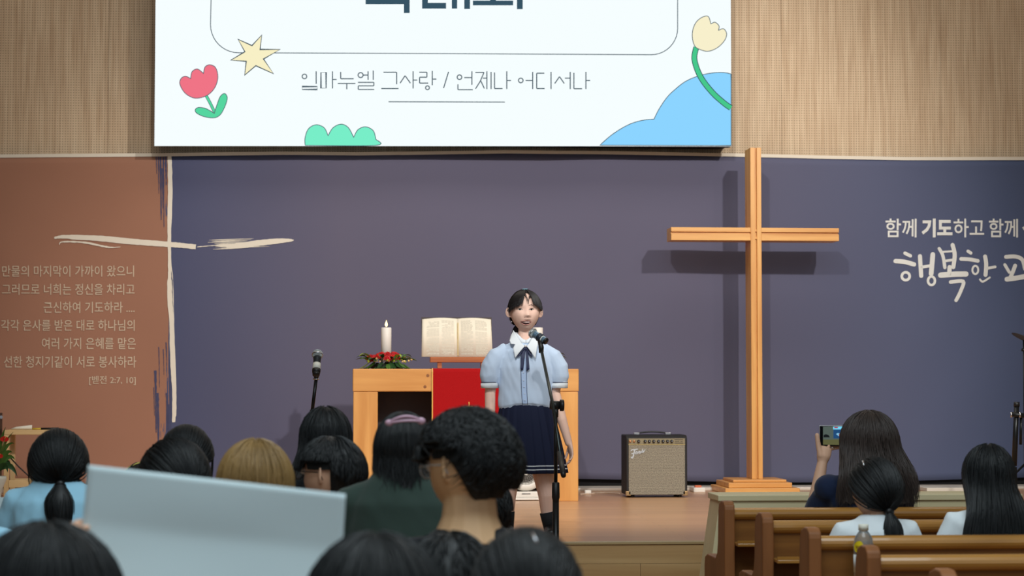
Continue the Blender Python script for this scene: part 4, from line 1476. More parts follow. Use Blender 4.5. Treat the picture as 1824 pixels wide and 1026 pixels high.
q = MB()
_v = [onbot(1527 + 7 * r_ * cos(t), 974 + 11.5 * r_ * sin(t), .0016) for r_ in (.02, .35, .68, 1) for t in [2 * pi * k / 24 for k in range(24)]]
q.add(_v, [tuple(range(24))] + [(j * 24 + k, j * 24 + (k + 1) % 24, (j + 1) * 24 + (k + 1) % 24, (j + 1) * 24 + k) for j in range(3) for k in range(24)]); q.build('yellow_mark', mat('label_yellow', (236, 210, 30), .5), bot)
q = MB(); text_fit(q, "맛있는", 1522, 971, 1532, 976, lambda a, b: onbot(a, b, .0022), .03)
text_fit(q, "보리", 1523.5, 977.5, 1531, 982, lambda a, b: onbot(a, b, .0022), .03); q.build('mark_lettering', mat('brown_ink', (120, 80, 20), .5), bot)
q = MB(); text_fit(q, "하루", 1523, 996, 1532, 1006, lambda a, b: onbot(a, b, .0018), .05); q.build('label_lettering', mat('black_ink', (30, 34, 50), .5), bot)
q = MB(); text_fit(q, "500", 1524, 988, 1531, 991, lambda a, b: onbot(a, b, .0018), .02); q.build('small_lettering', mat('black_ink', (30, 34, 50), .5), bot)


# ------------------------------------------------------------ people
def gs(x, s): return exp(-(x * x) / (2 * s * s))


def head_mesh(mb, h, M, n=60, m=46, mouth=False, child=False, ears=True, jaw=.26, ear=.8):
    a, b, c = .355 * h, .43 * h, .5 * h
    vs, fs = [], []
    for j in range(m + 1):
        th = pi * j / m
        for i in range(n):
            ph = 2 * pi * i / n
            dx, dy, dz = sin(th) * cos(ph), sin(th) * sin(ph), cos(th)
            x, y, z = a * dx, b * dy, c * dz
            u, w = x / h, z / h
            if dz < 0:
                x *= 1 - jaw * dz * dz
                if dy < 0: y *= 1 - .45 * min(1, -dz * 1.3)
                else: y *= 1 - .10 * dz * dz
            if dy > 0:
                y *= 1 - .10 * abs(dy) ** 2 * gs(w - .02, .22)
                f = dy ** .8
                y += h * f * (.012 * gs(w - .13, .05) * gs(u, .2)
                              - .026 * gs(w - .045, .05) * (gs(u - .15, .06) + gs(u + .15, .06))
                              + .026 * gs(u, .045) * gs(w + .03, .09)
                              + .060 * gs(u, .040) * gs(w + .105, .032)
                              + .022 * (gs(u - .055, .026) + gs(u + .055, .026)) * gs(w + .125, .026)
                              + .018 * (gs(u - .17, .07) + gs(u + .17, .07)) * gs(w + .12, .08)
                              + .018 * gs(u, .09) * gs(w + .245, .06)
                              + .014 * gs(u, .07) * (gs(w + .215, .014) + gs(w + .285, .016))
                              - .012 * gs(u, .06) * gs(w + .335, .025)
                              + .026 * gs(u, .08) * gs(w + .42, .05))
                if mouth: y -= h * .055 * f * max(0, 1 - (u / .085) ** 2) ** .5 * gs(w + .25, .016) if abs(u) < .085 else 0
            vs.append(M @ Vector((x, y, z)))
    for j in range(m):
        for i in range(n):
            i2 = (i + 1) % n
            if j == 0: fs.append((i, (j + 1) * n + i, (j + 1) * n + i2))
            elif j == m - 1: fs.append((j * n + i, (j + 1) * n + i, j * n + i2))
            else: fs.append((j * n + i, (j + 1) * n + i, (j + 1) * n + i2, j * n + i2))
    mb.add(vs, fs)
    if ears:
        for s in (-1, 1):
            e = MB()
            pts = []
            for k in range(10):
                t = -1.75 + k * 3.5 / 9
                pts.append((s * (.350 * h + ear * .078 * h * max(0, cos(t * .86)) ** .8), -.035 * h - .050 * h * cos(t * .8), -.01 * h + .118 * h * sin(t) * (1 if t > 0 else .95)))
            e.tube(pts, [.013 * h] + [.017 * h] * 8 + [.013 * h], 8, round_=True)
            e.ball((s * (.352 * h + ear * .022 * h), -.045 * h, -.005 * h), (ear * .050 * h, .018 * h, .095 * h), 12, 8)
            e.ball((s * (.350 * h + ear * .018 * h), -.040 * h, -.108 * h), (ear * .03 * h, .02 * h, .032 * h), 10, 8)
            e.xf(M)
            mb.add(e.v, e.f)


def hand(mb, wrist, d, n_, s=1.0, side=1, curl=.5, spread=.05):
    d = Vector(d).normalized(); n_ = Vector(n_); n_ = (n_ - d * n_.dot(d)).normalized()
    l = d.cross(n_) * side
    w_ = Vector(wrist)
    mb.tube([w_ - d * .012 * s, w_ + d * .01 * s, w_ + d * .045 * s, w_ + d * .082 * s], [(.024 * s, .017 * s), (.028 * s, .016 * s), (.038 * s, .0145 * s), (.037 * s, .012 * s)], 12, ref=l, round_=True)
    for off, ln, r in ((.028, .070, .0083), (.010, .079, .0086), (-.009, .073, .0083), (-.026, .057, .0073)):
        p = w_ + d * .076 * s + l * off * s
        dirv = (d + l * off * spread * 40).normalized()
        pts = [p - d * .02 * s, p]
        ang = curl * .5
        for k, fr in enumerate((.45, .30, .25)):
            q = dirv * cos(ang) - n_ * sin(ang)
            p = p + q * ln * fr * s
            pts.append(p)
            ang += curl
        mb.tube(pts, [r * s * 1.02, r * s * 1.02, r * s * .97, r * s * .9, r * s * .78], 8, round_=True)
    p = w_ + d * .022 * s + l * .022 * s
    t1 = (l * .72 + d * .7 - n_ * .25).normalized(); t2 = (l * .30 + d * .95 - n_ * .45).normalized()
    mb.tube([p, p + t1 * .036 * s, p + t1 * .036 * s + t2 * .028 * s, p + t1 * .036 * s + t2 * .050 * s], [.015 * s, .0115 * s, .0098 * s, .0082 * s], 8, round_=True)


def smooth(t):
    t = max(0.0, min(1.0, t))
    return t * t * (3 - 2 * t)


class Hair:
    """hair built over an ellipsoid; local frame: +y is where the face looks"""

    def __init__(s, M, a, b, c, seed=1):
        s.M, s.a, s.b, s.c = M, a, b, c
        s.R = random.Random(seed)
        s.mb = MB()

    def ell(s, phi, th, off=0.0):
        # phi: 0 back, +-pi front
        d = Vector((sin(th) * sin(phi), -sin(th) * cos(phi), cos(th)))
        p = Vector((d.x * s.a, d.y * s.b, d.z * s.c))
        if d.z < 0 and d.y < 0: p.y *= 1 - .38 * min(1, -d.z * 1.2) ** 1.3
        if d.z < 0: p.x *= 1 - .2 * d.z * d.z
        return p + d * off

    def cap(s, lim, thick=.0, nphi=56, nth=22, lump=.004, lumpf=14):
        vs, fs = [], []
        for j in range(nth + 1):
            for i in range(nphi):
                phi = -pi + 2 * pi * i / nphi
                th = lim(phi) * (j / nth) + .02
                t = j / nth
                o = thick * (1 - smooth((t - .75) / .25) * .8)
                p = s.ell(phi, th, o)
                q = p * lumpf * .5
                o2 = lump * noise.noise(Vector((phi * 5, th * 1.2, s.a * 90))) * (1 if j > 1 else 0)
                vs.append(s.M @ s.ell(phi, th, o + o2))
        for j in range(nth):
            for i in range(nphi):
                i2 = (i + 1) % nphi
                fs.append((j * nphi + i, j * nphi + i2, (j + 1) * nphi + i2, (j + 1) * nphi + i))
        fs.append(tuple(range(nphi)))
        s.mb.add(vs, fs)

    def lock(s, pts, r):
        n = len(pts)
        rr = [r * (.55 + .45 * min(1, k / (n * .3))) * (1 - .85 * max(0, (k / (n - 1)) - .55) / .45) for k in range(n)]
        s.mb.tube([s.M @ p for p in pts], rr, 3, caps=False)

    def longp(s, phi, d, off, L, flare=.0, inward=0.0, ths=1.72, drape=.03, front=False):
        Rm = (s.b + s.c) * .5
        th = d / Rm
        if th < ths: return s.ell(phi, th, off)
        e = d - ths * Rm
        p = s.ell(phi, ths, off)
        if p.y < .6 * s.b and not front:
            k = smooth(e / .14)
            p.y = p.y * (1 - k) + (-(s.b + drape) - off * .6 + abs(p.x) * .25) * k
        p.x *= 1 + flare * smooth(e / .22) - inward * smooth(e / max(.05, L - ths * Rm)) ** 2
        p.z -= e
        return p

    def long_shell(s, L, half=1.95, flare=0., inward=0., drape=.03, off=.0, n=44, m=26, jag=.02):
        vs, fs = [], []
        for j in range(m + 1):
            for i in range(n + 1):
                phi = -half + 2 * half * i / n
                Lx = L * (1 - .06 * (phi / half) ** 2) + jag * noise.noise(Vector((phi * 6, 3, s.a * 100)))
                o = off + .005 * noise.noise(Vector((phi * 7, j * .12, s.a * 70)))
                vs.append(s.M @ s.longp(phi, max(.004, Lx * j / m), o, L, flare, inward, drape=drape))
        for j in range(m):
            for i in range(n):
                a = j * (n + 1) + i
                fs.append((a, a + 1, a + n + 2, a + n + 1))
        s.mb.add(vs, fs)

    def long_locks(s, N, L, half=1.95, wfr=(18, 34), flare=0., inward=0., wave=0., r=.0024, drape=.03, segs=12, off=.003, jitter=.25):
        R = s.R
        for _ in range(N):
            phi = R.uniform(-half, half)
            st = R.uniform(0.01, .4) * L if R.random() < .7 else R.uniform(.3, .7) * L
            en = L * R.uniform(1 - jitter, 1.04)
            if en - st < .05: continue
            o = off + R.random() * .006
            w0, wf, ws = R.random() * 6.28, R.uniform(*wfr), R.uniform(.5, 1)
            pts = []
            for k in range(segs + 1):
                d = st + (en - st) * k / segs
                aw = wave * ws * smooth((d - .12) / .2)
                p = s.longp(phi + .05 * sin(d * 9 + w0), d, o + aw * .5 * sin(w0 + d * wf * 1.3), L, flare, inward, drape=drape)
                p.x += aw * sin(w0 + d * wf)
                pts.append(p)
            s.lock(pts, r * R.uniform(.6, 1.25))

    def pulled(s, N, tie, lim, r=.0022, off=.002, segs=9, top=.02):
        """locks lying on the head and running to the tie point (phi, th)"""
        R = s.R
        td = Vector((sin(tie[1]) * sin(tie[0]), -sin(tie[1]) * cos(tie[0]), cos(tie[1])))
        for _ in range(N):
            phi = R.uniform(-pi, pi)
            th = R.uniform(top, lim(phi))
            d0 = Vector((sin(th) * sin(phi), -sin(th) * cos(phi), cos(th)))
            ang = d0.angle(td)
            if ang < .25 or ang > 2.9: continue
            o = off + R.random() * .004
            bend = R.uniform(-.06, .06)
            pts = []
            for k in range(segs + 1):
                t = k / segs
                d = (d0 * sin((1 - t) * ang) + td * sin(t * ang)) / sin(ang)
                d.x += bend * sin(t * pi)
                d.normalize()
                ph, tt = math.atan2(d.x, -d.y), math.acos(max(-1, min(1, d.z)))
                pts.append(s.ell(ph, tt, o * (1 - .3 * t) + .002))
            s.lock(pts, r * R.uniform(.6, 1.2))

    def tail(s, p0, p1, p2, w, N=110, r=.0024, tie=True):
        """ponytail: p0 tie, p1 bend, p2 tip (local)"""
        p0, p1, p2 = Vector(p0), Vector(p1), Vector(p2)
        B_ = lambda t: p0 * (1 - t) ** 2 + p1 * 2 * t * (1 - t) + p2 * t * t
        prof = lambda t: w * (.34 + .62 * smooth(t / .45) - .45 * max(0, t - .6) / .4)
        pts = [B_(k / 14) for k in range(15)]
        s.mb.tube([s.M @ p for p in pts], [(prof(k / 14) * .82, prof(k / 14) * .55) for k in range(15)], 14, ref=s.M.to_3x3() @ Vector((1, 0, 0)), round_=True)
        R = s.R
        for _ in range(N):
            a, q = R.random() * 2 * pi, R.uniform(.8, 1.08)
            t1 = R.uniform(.7, 1.06)
            w0 = R.random() * 6
            L = []
            for k in range(10):
                t = t1 * k / 9
                rr = prof(min(1, t)) * q
                p = B_(t)
                L.append(p + Vector((cos(a + .2 * sin(w0 + t * 4)) * rr * .85, sin(a) * rr * .58, 0)))
            s.lock(L, r * R.uniform(.6, 1.2))

    def short(s, N, lim, r=.0022, L=.05, off=.004, lift=.01, curl=0., segs=6, dirj=.4):
        R = s.R
        Rm = (s.b + s.c) * .5
        for _ in range(N):
            phi = R.uniform(-pi, pi)
            l = lim(phi)
            th = math.acos(1 - R.random() * (1 - cos(max(.1, l - .1))))
            pts = []
            dph = R.gauss(0, dirj)
            w0 = R.random() * 6.28
            ln = L * R.uniform(.6, 1.2)
            for k in range(segs + 1):
                t = k / segs
                th2 = min(th + cos(dph) * ln * t / Rm, l + .1)
                ph2 = phi + sin(dph) * ln * t / Rm / max(.3, sin(th2))
                p = s.ell(ph2, th2, off + lift * sin(t * pi * .8))
                if curl:
                    p += Vector((cos(w0 + t * 8), sin(w0 * 2 + t * 8), sin(w0 + t * 7))) * curl * (.3 + t * .7)
                pts.append(p)
            s.lock(pts, r * R.uniform(.6, 1.3))


m_hairK = mat('hair_black', (22, 25, 27), .52, .38)
m_hairB = mat('hair_brown_black', (62, 52, 48), .5, .45)
m_hairL = mat('hair_light_brown', (142, 112, 66), .45, .5, var=.25, vscale=40, stretch=(1, 1, .1))
m_skin = mat('skin', (226, 180, 150), .55, .35)
m_skin2 = mat('skin_tan', (226, 184, 140), .55, .35)
m_trs = mat('trouser_cloth', (44, 46, 56), .8)
m_shoe = mat('shoe_black', (22, 22, 24), .4)


def cloth_mat(name, c):
    return mat(name, c, .85, .2, bump=.25, bscale=9, sheen=.15)


def cloth_noise(me, amp, f):
    V = [(v.co.copy(), v.normal.copy()) for v in me.vertices]
    out = []
    for p, nn in V:
        k = noise.noise(Vector((p.x * f, p.y * f, p.z * f * .45))) + .5 * noise.noise(Vector((p.x * f * 2.3 + p.z * f, p.y * f * 2, p.z * f)))
        out += list(p + nn * (amp * k))
    me.vertices.foreach_set('co', out)
    me.update()


def seated(label, pl, pr, ptop, Y, hair, shirt, seed, yaw=0, pitch=0, L=.4, hairmat=None, sleeve='short', skin=None, fine=False, arms=None,
           wide=1.0, hs=1.0, glasses=None, roll=0, lean=0.0, group=None, **kw):
    skin = skin or m_skin
    hairmat = hairmat or m_hairK
    pm = ppm(Y)
    W = (pr - pl) / pm * kw.get('wf', 1.0)
    top = at((pl + pr) / 2, ptop, Y)
    zt = top.z
    xc = at((pl + pr) / 2, ptop + 60, Y).x
    h = min(.235, W * 1.06) * hs
    a, b, c = W / 2 - .006, .47 * h + .012, .5 * h + .006
    hc = Vector((xc, Y, zt - c - .008))
    M = Matrix.Translation(hc) @ Matrix.Rotation(radians(yaw), 4, 'Z') @ Matrix.Rotation(radians(roll), 4, 'Y') @ Matrix.Rotation(radians(-pitch), 4, 'X')
    k = (zt - .45) / .86
    tk = kw.get('tk', 1.0) * k
    S = lambda x, y, z: Vector((xc + x * k * wide, Y - .01 + y * k + lean * (1.1 - z), .455 + tk * (z - .455)))
    P = thing('person', label, 'person', (xc, Y, 0), group)
    # body: head, neck, chest core, arms and hands as one surface
    q = MB()
    head_mesh(q, h, M)
    nb = S(0, -.012, 1.0)
    q.tube([nb, S(0, -.010, 1.06), hc + Vector((0, -.012, -.25 * h))], [.062 * k * kw.get('neck', 1) ** 1.7, .052 * k * kw.get('neck', 1), .048 * k * kw.get('neck', 1)], 14)
    q.ball(S(0, 0, .92), (.12 * k, .07 * k, .1 * k), 12, 8)
    for s in (-1, 1):
        A = arms[s] if arms and s in arms else None
        ak = kw.get('armk', 1.0)
        if A:
            sh_, el, wr, hd_, hn = A
        else:
            sh_, el, wr = S(s * .165, 0, .955), S(s * .215, .05, .72), S(s * .12, .25, .60)
            hd_, hn = Vector((-s * .5, .85, -.12)), Vector((0, .1, 1))
        q.tube([S(s * .1, 0, .95), sh_, lerp(sh_, el, .5), el, lerp(el, wr, .35), wr], [.045 * k, .045 * k, .041 * k, .036 * k * ak, .037 * k * ak, .024 * k * ak], 12, round_=True)
        if hd_ is not None:
            hand(q, wr, hd_, hn, .92 * k, side=-s, curl=.35)
    if kw.get('extra'): kw['extra'](q)
    o = put('body', fuse(q, .0042 if fine else .0062, 2), skin, P)
    # clothes
    q = MB()
    zz = [(.46, .168, .125, -.01), (.54, .165, .12, -.01), (.66, .150, .112, -.012), (.78, .160, .115, -.016), (.88, .178, .118, -.02), (.955, .170, .105, -.018), (1.0, .125, .082, -.014), (1.035, .080, .066, -.012)]
    q.tube([S(0, y, z) for z, rx, ry, y in zz], [(rx * k * wide, ry * k) for z, rx, ry, y in zz], 22, ref=(1, 0, 0))
    for s in (-1, 1):
        A = arms[s] if arms and s in arms else None
        if A: sh_, el, wr = A[:3]
        else: sh_, el, wr = S(s * .165, 0, .955), S(s * .215, .05, .72), S(s * .12, .25, .60)
        if sleeve == 'short':
            q.tube([S(s * .08, -.012, .972), lerp(S(s * .08, 0, .97), sh_, .8), lerp(sh_, el, .35), lerp(sh_, el, .72)], [.052 * k, .060 * k, .062 * k, .060 * k], 14)
        else:
            q.tube([S(s * .08, -.012, .972), lerp(S(s * .08, 0, .97), sh_, .8), lerp(sh_, el, .4), el, lerp(el, wr, .5), lerp(el, wr, .93)], [.052 * k, .060 * k, .056 * k, .050 * k, .042 * k, .034 * k], 14)
    if arms:
        for s in arms: q.ball(lerp(arms[s][0], S(s * .1, 0, .97), .2) + Vector((0, -.01, .006)), .068 * k, 14, 10)
    me = fuse(q, .0085, 3)
    cloth_noise(me, .006, 11)
    put('shirt', me, shirt, P)
    if kw.get('collar'):
        q = MB(); q.tube([S(0, -.012, 1.028), S(0, -.012, 1.052)], [(.078 * k, .066 * k), (.066 * k, .060 * k)], 20, ref=(1, 0, 0)); q.build('collar', shirt, P, True)
    q = MB()
    q.tube([S(-.0, -.02, .47), S(0, .02, .50), S(0, .06, .52)], [(.16 * k, .09 * k), (.165 * k, .075 * k), (.15 * k, .06 * k)], 16, ref=(1, 0, 0), round_=True)
    for s in (-1, 1):
        fz = .10
        kn = S(s * .10, .43, .53)
        q.tube([S(s * .085, .03, .515), kn], [.076 * k, .058 * k], 14, round_=True)
        q.tube([kn, Vector((kn.x, kn.y + .01, .3)), Vector((kn.x, kn.y - .02, fz))], [.056 * k, .052 * k, .042 * k], 12, round_=True)
    put('trousers', fuse(q, .012, 2), m_trs, P)
    for s in (-1, 1):
        kn = S(s * .10, .43, .53)
        q = MB(); q.tube([Vector((kn.x, kn.y - .06, .04)), Vector((kn.x, kn.y + .0, .042)), Vector((kn.x, kn.y + .09, .03))], [(.034, .036), (.038, .038), (.036, .026)], 12, ref=(1, 0, 0), round_=True)
        q.tube([Vector((kn.x, kn.y - .02, .05)), Vector((kn.x, kn.y - .02, .14))], [.036, .034], 12)
        q.build('shoe', m_shoe, P, True)
    # hair
    H = Hair(M, a, b, c, seed)
    r = kw.get('hr', .0024)
    if hair == 'long':
        fl, inw, wv = kw.get('flare', .05), kw.get('inward', .25), kw.get('wave', .0)
        H.cap(lambda p: 1.35 if abs(p) > 2.0 else 1.75, .002)
        H.long_shell(L, flare=fl, inward=inw)
        H.long_locks(kw.get('n', 620), L, flare=fl, inward=inw, wave=wv, r=r, wfr=kw.get('wf_', (18, 34)))
    elif hair in ('pony', 'bun'):
        lim = lambda p: 1.2 + 1.0 * smooth((2.4 - abs(p)) / 1.6) * (1 if abs(p) < 2.4 else 0)
        lim = (lambda p: 1.15 if abs(p) > 2.2 else (1.55 if abs(p) > 1.2 else 2.15))
        H.cap(lim, .002)
        tx = kw.get('tx', 0.0)
        tth = kw.get('tth', 2.0)
        H.pulled(520, (tx / (b * .8), tth), lim, r=r * .9)
        p0 = H.ell(tx / (b * .8), tth, .012)
        if hair == 'pony':
            H.tail(p0, p0 + Vector((.0, -.045, -.05)), p0 + Vector((kw.get('tdx', .0), -.02, -L)), kw.get('tw', .045))
        else:
            mb2 = Hair(M, a, b, c, seed + 3)
            rr = kw.get('bw', .035)
            mb2.mb.ball(M @ (p0 + Vector((0, -rr * .5, 0))), rr * .9, 14, 10)
            for _ in range(90):
                ax = Vector((mb2.R.gauss(0, 1), mb2.R.gauss(0, .5), mb2.R.gauss(0, 1))).normalized()
                u = ax.orthogonal().normalized(); v_ = ax.cross(u)
                t0 = mb2.R.random() * 6
                mb2.lock([p0 + Vector((0, -rr * .5, 0)) + (u * cos(t0 + t * .35) + v_ * sin(t0 + t * .35)) * rr * mb2.R.uniform(.92, .96) + ax * rr * .2 for t in range(9)], r)
            mb2.mb.build('hair_bun', kw.get('bunmat', hairmat), P, True)
        # loose side strands
        for sgn in (-1, 1):
            for _ in range(kw.get('loose', 26)):
                phi = sgn * H.R.uniform(1.45, 2.0)
                Lx = H.R.uniform(.22, .30)
                pts = [H.longp(phi, .05 + (Lx - .05) * t / 9, .004, .3, 0, .1, front=True) for t in range(10)]
                H.lock(pts, r)
        if hair == 'pony':
            q = MB(); q.tube([M @ (p0 + Vector((0, .004, .004))), M @ (p0 + Vector((0, -.012, -.006)))], [.016, .016], 12); q.build('hair_tie', m_black, P, True)
    elif hair == 'short':
        lim = lambda p: 1.30 if abs(p) > 2.1 else (1.50 if abs(p) > 1.15 else kw.get('nape', 2.2))
        H.cap(lim, .003)
        H.short(900, lim, r=r, L=.055, off=.004, lift=.006, dirj=.25)
    elif hair == 'bowl':
        lim = lambda p: 1.45 if abs(p) > 2.1 else (1.22 if abs(p) > 1.05 else 1.55 + .3 * smooth((1.05 - abs(p)) / .6))
        H.cap(lim, .004)
        H.short(1100, lambda p: lim(p) - .1, r=r, L=.06, off=.004, lift=.004, dirj=.12, segs=8)
        H2 = Hair(M, a * .88, b * .93, c * .97, seed + 1)
        l2 = lambda p: 1.2 if abs(p) > 2.0 else (1.40 if abs(p) > 1.1 else 2.2)
        H2.cap(l2, .0)
        H.mb.add(H2.mb.v, H2.mb.f)
    elif hair == 'curly':
        lim = lambda p: 1.40 if abs(p) > 2.1 else 1.14 + .86 * smooth((1.25 - abs(p)) / .85)
        H.cap(lim, .004, lump=.020, nphi=90, nth=34)
        H.short(2600, lambda p: lim(p) - .12, r=.0018, L=.09, off=.006, lift=.012, curl=.0020, dirj=.75, segs=9)
        H2 = Hair(M, a * .90, b * .96, c * .99, seed + 1)
        l2 = lambda p: 1.1 if abs(p) > 1.9 else 1.36 + .84 * smooth((1.45 - abs(p)) / .8)
        H2.cap(l2, .0)
        H2.short(900, l2, r=.0013, L=.016, off=.0, lift=.002, segs=3)
        H.mb.add(H2.mb.v, H2.mb.f)
    H.mb.build('hair', hairmat, P, True)
    if glasses:
        g = MB()
        ez = .045 * h
        for s in (-1, 1):
            pts = [M @ Vector((s * .031 + .0255 * cos(t) * (1 + .05 * s * 0), .445 * h + .006 - .004 * abs(cos(t)), ez - .006 + .021 * sin(t))) for t in [2 * pi * i / 20 for i in range(21)]]
            g.tube(pts, .0016, 6)
            g.tube([M @ Vector((s * .057, .44 * h, ez)), M @ Vector((s * .070, .40 * h, ez)), M @ Vector((s * .39 * h, .1 * h, ez)), M @ Vector((s * .385 * h, -.05 * h, ez - .002)), M @ Vector((s * .375 * h, -.10 * h, ez - .025))], .0015, 6)
        g.tube([M @ Vector((-.007, .455 * h, ez)), M @ Vector((0, .462 * h, ez + .003)), M @ Vector((.007, .455 * h, ez))], .0015, 6)
        G = g.build('glasses', glasses, P, True)
        for s in (-1, 1):
            l_ = MB(); l_.add([M @ Vector((s * .031 + .0245 * cos(t), .445 * h + .006 - .004 * abs(cos(t)), ez - .006 + .020 * sin(t))) for t in [2 * pi * i / 20 for i in range(20)]], [tuple(range(20))])
            l_.build('lens', mat('lens_glass', (200, 220, 235), .03, alpha=.28), G)
    # simple face for heads that show it
    for s in (-1, 1):
        e = MB(); e.ball(M @ Vector((s * .145 * h, .375 * h, .045 * h)), .052 * h, 10, 8); eo = e.build('eye', mat('eye_white', (224, 216, 210), .3), P, True)
        e = MB(); e.ball(M @ Vector((s * .145 * h, .408 * h, .042 * h)), .024 * h, 10, 8); e.build('iris', mat('eye_dark', (34, 22, 18), .2), eo, True)
        e = MB(); e.tube([M @ Vector((s * x_ * h, y_ * h, z_ * h)) for x_, y_, z_ in ((.07, .425, .125), (.14, .415, .145), (.22, .36, .13))], [.006 * h, .009 * h, .004 * h], 6); e.build('eyebrow', hairmat, P, True)
    e = MB(); e.tube([M @ Vector((x_ * h, y_ * h, z_ * h)) for x_, y_, z_ in ((-.1, .385, -.245), (0, .43, -.25), (.1, .385, -.245))], [.004 * h, .014 * h, .004 * h], 8); e.build('lips', mat('lip', (170, 96, 84), .5), P, True)
    return P, M, h, S, k


C_blue = cloth_mat('shirt_light_blue', (158, 208, 232))
C_green = cloth_mat('shirt_dark_green', (44, 60, 54))
C_black = cloth_mat('shirt_black', (28, 32, 38))
C_navy = cloth_mat('shirt_navy', (26, 38, 66))
C_white = cloth_mat('shirt_white', (226, 234, 238))
C_grey = cloth_mat('shirt_grey', (120, 128, 132))
C_char = cloth_mat('shirt_charcoal', (52, 56, 62))

# the large white paper is held by two neighbours
YP = 3.62
def pp_(px, py, dy=0): return at(px, py, YP + dy)


def paper_hand(q):
    # left hand: four fingers over the front side of the left edge, thumb behind
    wr = pp_(128, 1000, -.02)
    q.tube([wr, pp_(132, 975, -.01), pp_(136, 952, -.0)], [(.02, .016), (.028, .014), (.028, .012)], 12, ref=(0, 1, 0), round_=True)
    for i in range(4):
        py = 930 + 12 * i
        q.tube([pp_(134, py + 12, .004), pp_(130 , py + 4, .014), pp_(142 + 3 * i, py, .014), pp_(150 + 6 * i, py, .012)], [.0075, .0075, .007, .006], 8, round_=True)
    q.tube([pp_(134, 968, -.012), pp_(143, 950, -.014), pp_(154, 940, -.012)], [.011, .0095, .0075], 8, round_=True)


def paper_hand_right(q):
    wr = pp_(632, 1090, -.02)
    q.tube([wr, pp_(626, 1070, -.01), pp_(622, 1046, 0)], [(.02, .016), (.028, .014), (.028, .012)], 12, ref=(0, 1, 0), round_=True)
    for i in range(4):
        py = 1040 + 12 * i
        q.tube([pp_(624, py + 10, .004), pp_(628, py + 4, .014), pp_(614, py, .014), pp_(604, py, .012)], [.0075, .0075, .007, .006], 8, round_=True)


seated('person with low dark ponytail and light blue top at the left', 51, 157, 762, 7.3, 'pony', C_blue, 11, L=.22, tx=.02, tth=2.1, tdx=.01, tw=.06, hs=1.0, tk=1.14)
seated('person in pale blue top cut off by the left picture edge', -128, -14, 790, 6.5, 'short', C_blue, 12, hs=.98)
seated('person with smooth black hair behind the bun-haired person', 284, 380, 755, 7.3, 'pony', C_char, 13, L=.15, tw=.03)
PB = seated('child in a yellow headband mostly hidden behind the white paper', 214, 300, 822, 8.12, 'short', C_grey, 14)
seated('person with black hair and small brown bun above the white paper', 245, 375, 778, 6.5, 'bun', C_char, 15, tx=.062, tth=1.9, bw=.030, bunmat=mat('bun_brown', (84, 54, 46), .5))
seated('person with straight light brown hair above the white paper', 387, 522, 780, 5.7, 'long', C_white, 16, L=.46, hairmat=m_hairL, flare=.12, n=900)
seated('person with long straight black hair in front of the altar leg', 532, 628, 722, 7.3, 'long', C_black, 17, L=.52, flare=.75, inward=-.1, wf=.96)
seated('man with bowl haircut and thin glasses looking left', 531, 648, 775, 6.5, 'bowl', C_grey, 18, yaw=58, fine=True, glasses=m_black, hs=.98, skin=m_skin)
P7 = seated('person in dark green top with a pink hair clip', 668, 768, 733, 5.7, 'long', C_green, 19, L=.25, wave=.022, flare=.2, inward=.3, sleeve='long', wide=.9, hs=1.05, wf=1.02, tk=1.2, n=900)
P8 = seated('man with thick curly black hair and clear-framed glasses looking left', 752, 920, 730, 4.9, 'curly', C_black, 20, yaw=40, pitch=6, fine=True,
       glasses=mat('clear_frame', (196, 204, 210), .15), neck=1.27, skin=m_skin2, hs=1.06, collar=True)
seated('short-haired child mostly hidden behind the neck of the curly-haired man', 812, 912, 846, 6.5, 'short', C_black, 21, nape=2.0)
seated('blurred dark head at the bottom left corner before the white paper', -52, 218, 926, 3.3, 'long', C_char, 22, L=.42, inward=.1, n=700, wide=.85, fine=True,
       arms={1: (at(225, 1120, 3.3), at(262, 1300, 3.38), pp_(128, 1000, -.02), None, None)}, extra=paper_hand)
seated('blurred black-haired person at the bottom centre, right of the white paper', 538, 800, 945, 3.18, 'long', C_char, 23, L=.40, inward=.1, n=700, wide=.8, fine=True,
       arms={-1: (at(545, 1150, 3.18), at(560, 1330, 3.3), pp_(632, 1090, -.02), None, None)}, extra=paper_hand_right)
P11 = seated('blurred black-haired person with a tiny hair pin, in front of the singer', 836, 1040, 937, 3.48, 'pony', C_char, 24, L=.2, wide=.8)
seated('dark head between the two blurred heads in front of the curly-haired man', 716, 884, 945, 4.12, 'short', C_char, 25, wide=.9)
P17 = seated('ponytailed girl in white top in front of the plastic bottle on the right', 1511, 1606, 813, 7.42, 'pony', C_white, 26, yaw=26, L=.24, tx=-.006, tth=2.2, tdx=.0, tw=.044, fine=True, loose=0, hs=1.06)
seated('long-haired girl in white top at the right edge', 1715, 1807, 789, 7.42, 'long', C_white, 27, L=.56, flare=.42, inward=-.05, n=900)

# woman filming with a phone
YW = 8.9
def w_(px, py, dy): return at(px, py, YW + dy)
LA = (w_(1468, 876, 0.0), w_(1442, 948, .15), w_(1465, 822, .215), None, None)
RA = (w_(1598, 872, 0.0), w_(1612, 950, .02), w_(1540, 838, .2), None, None)


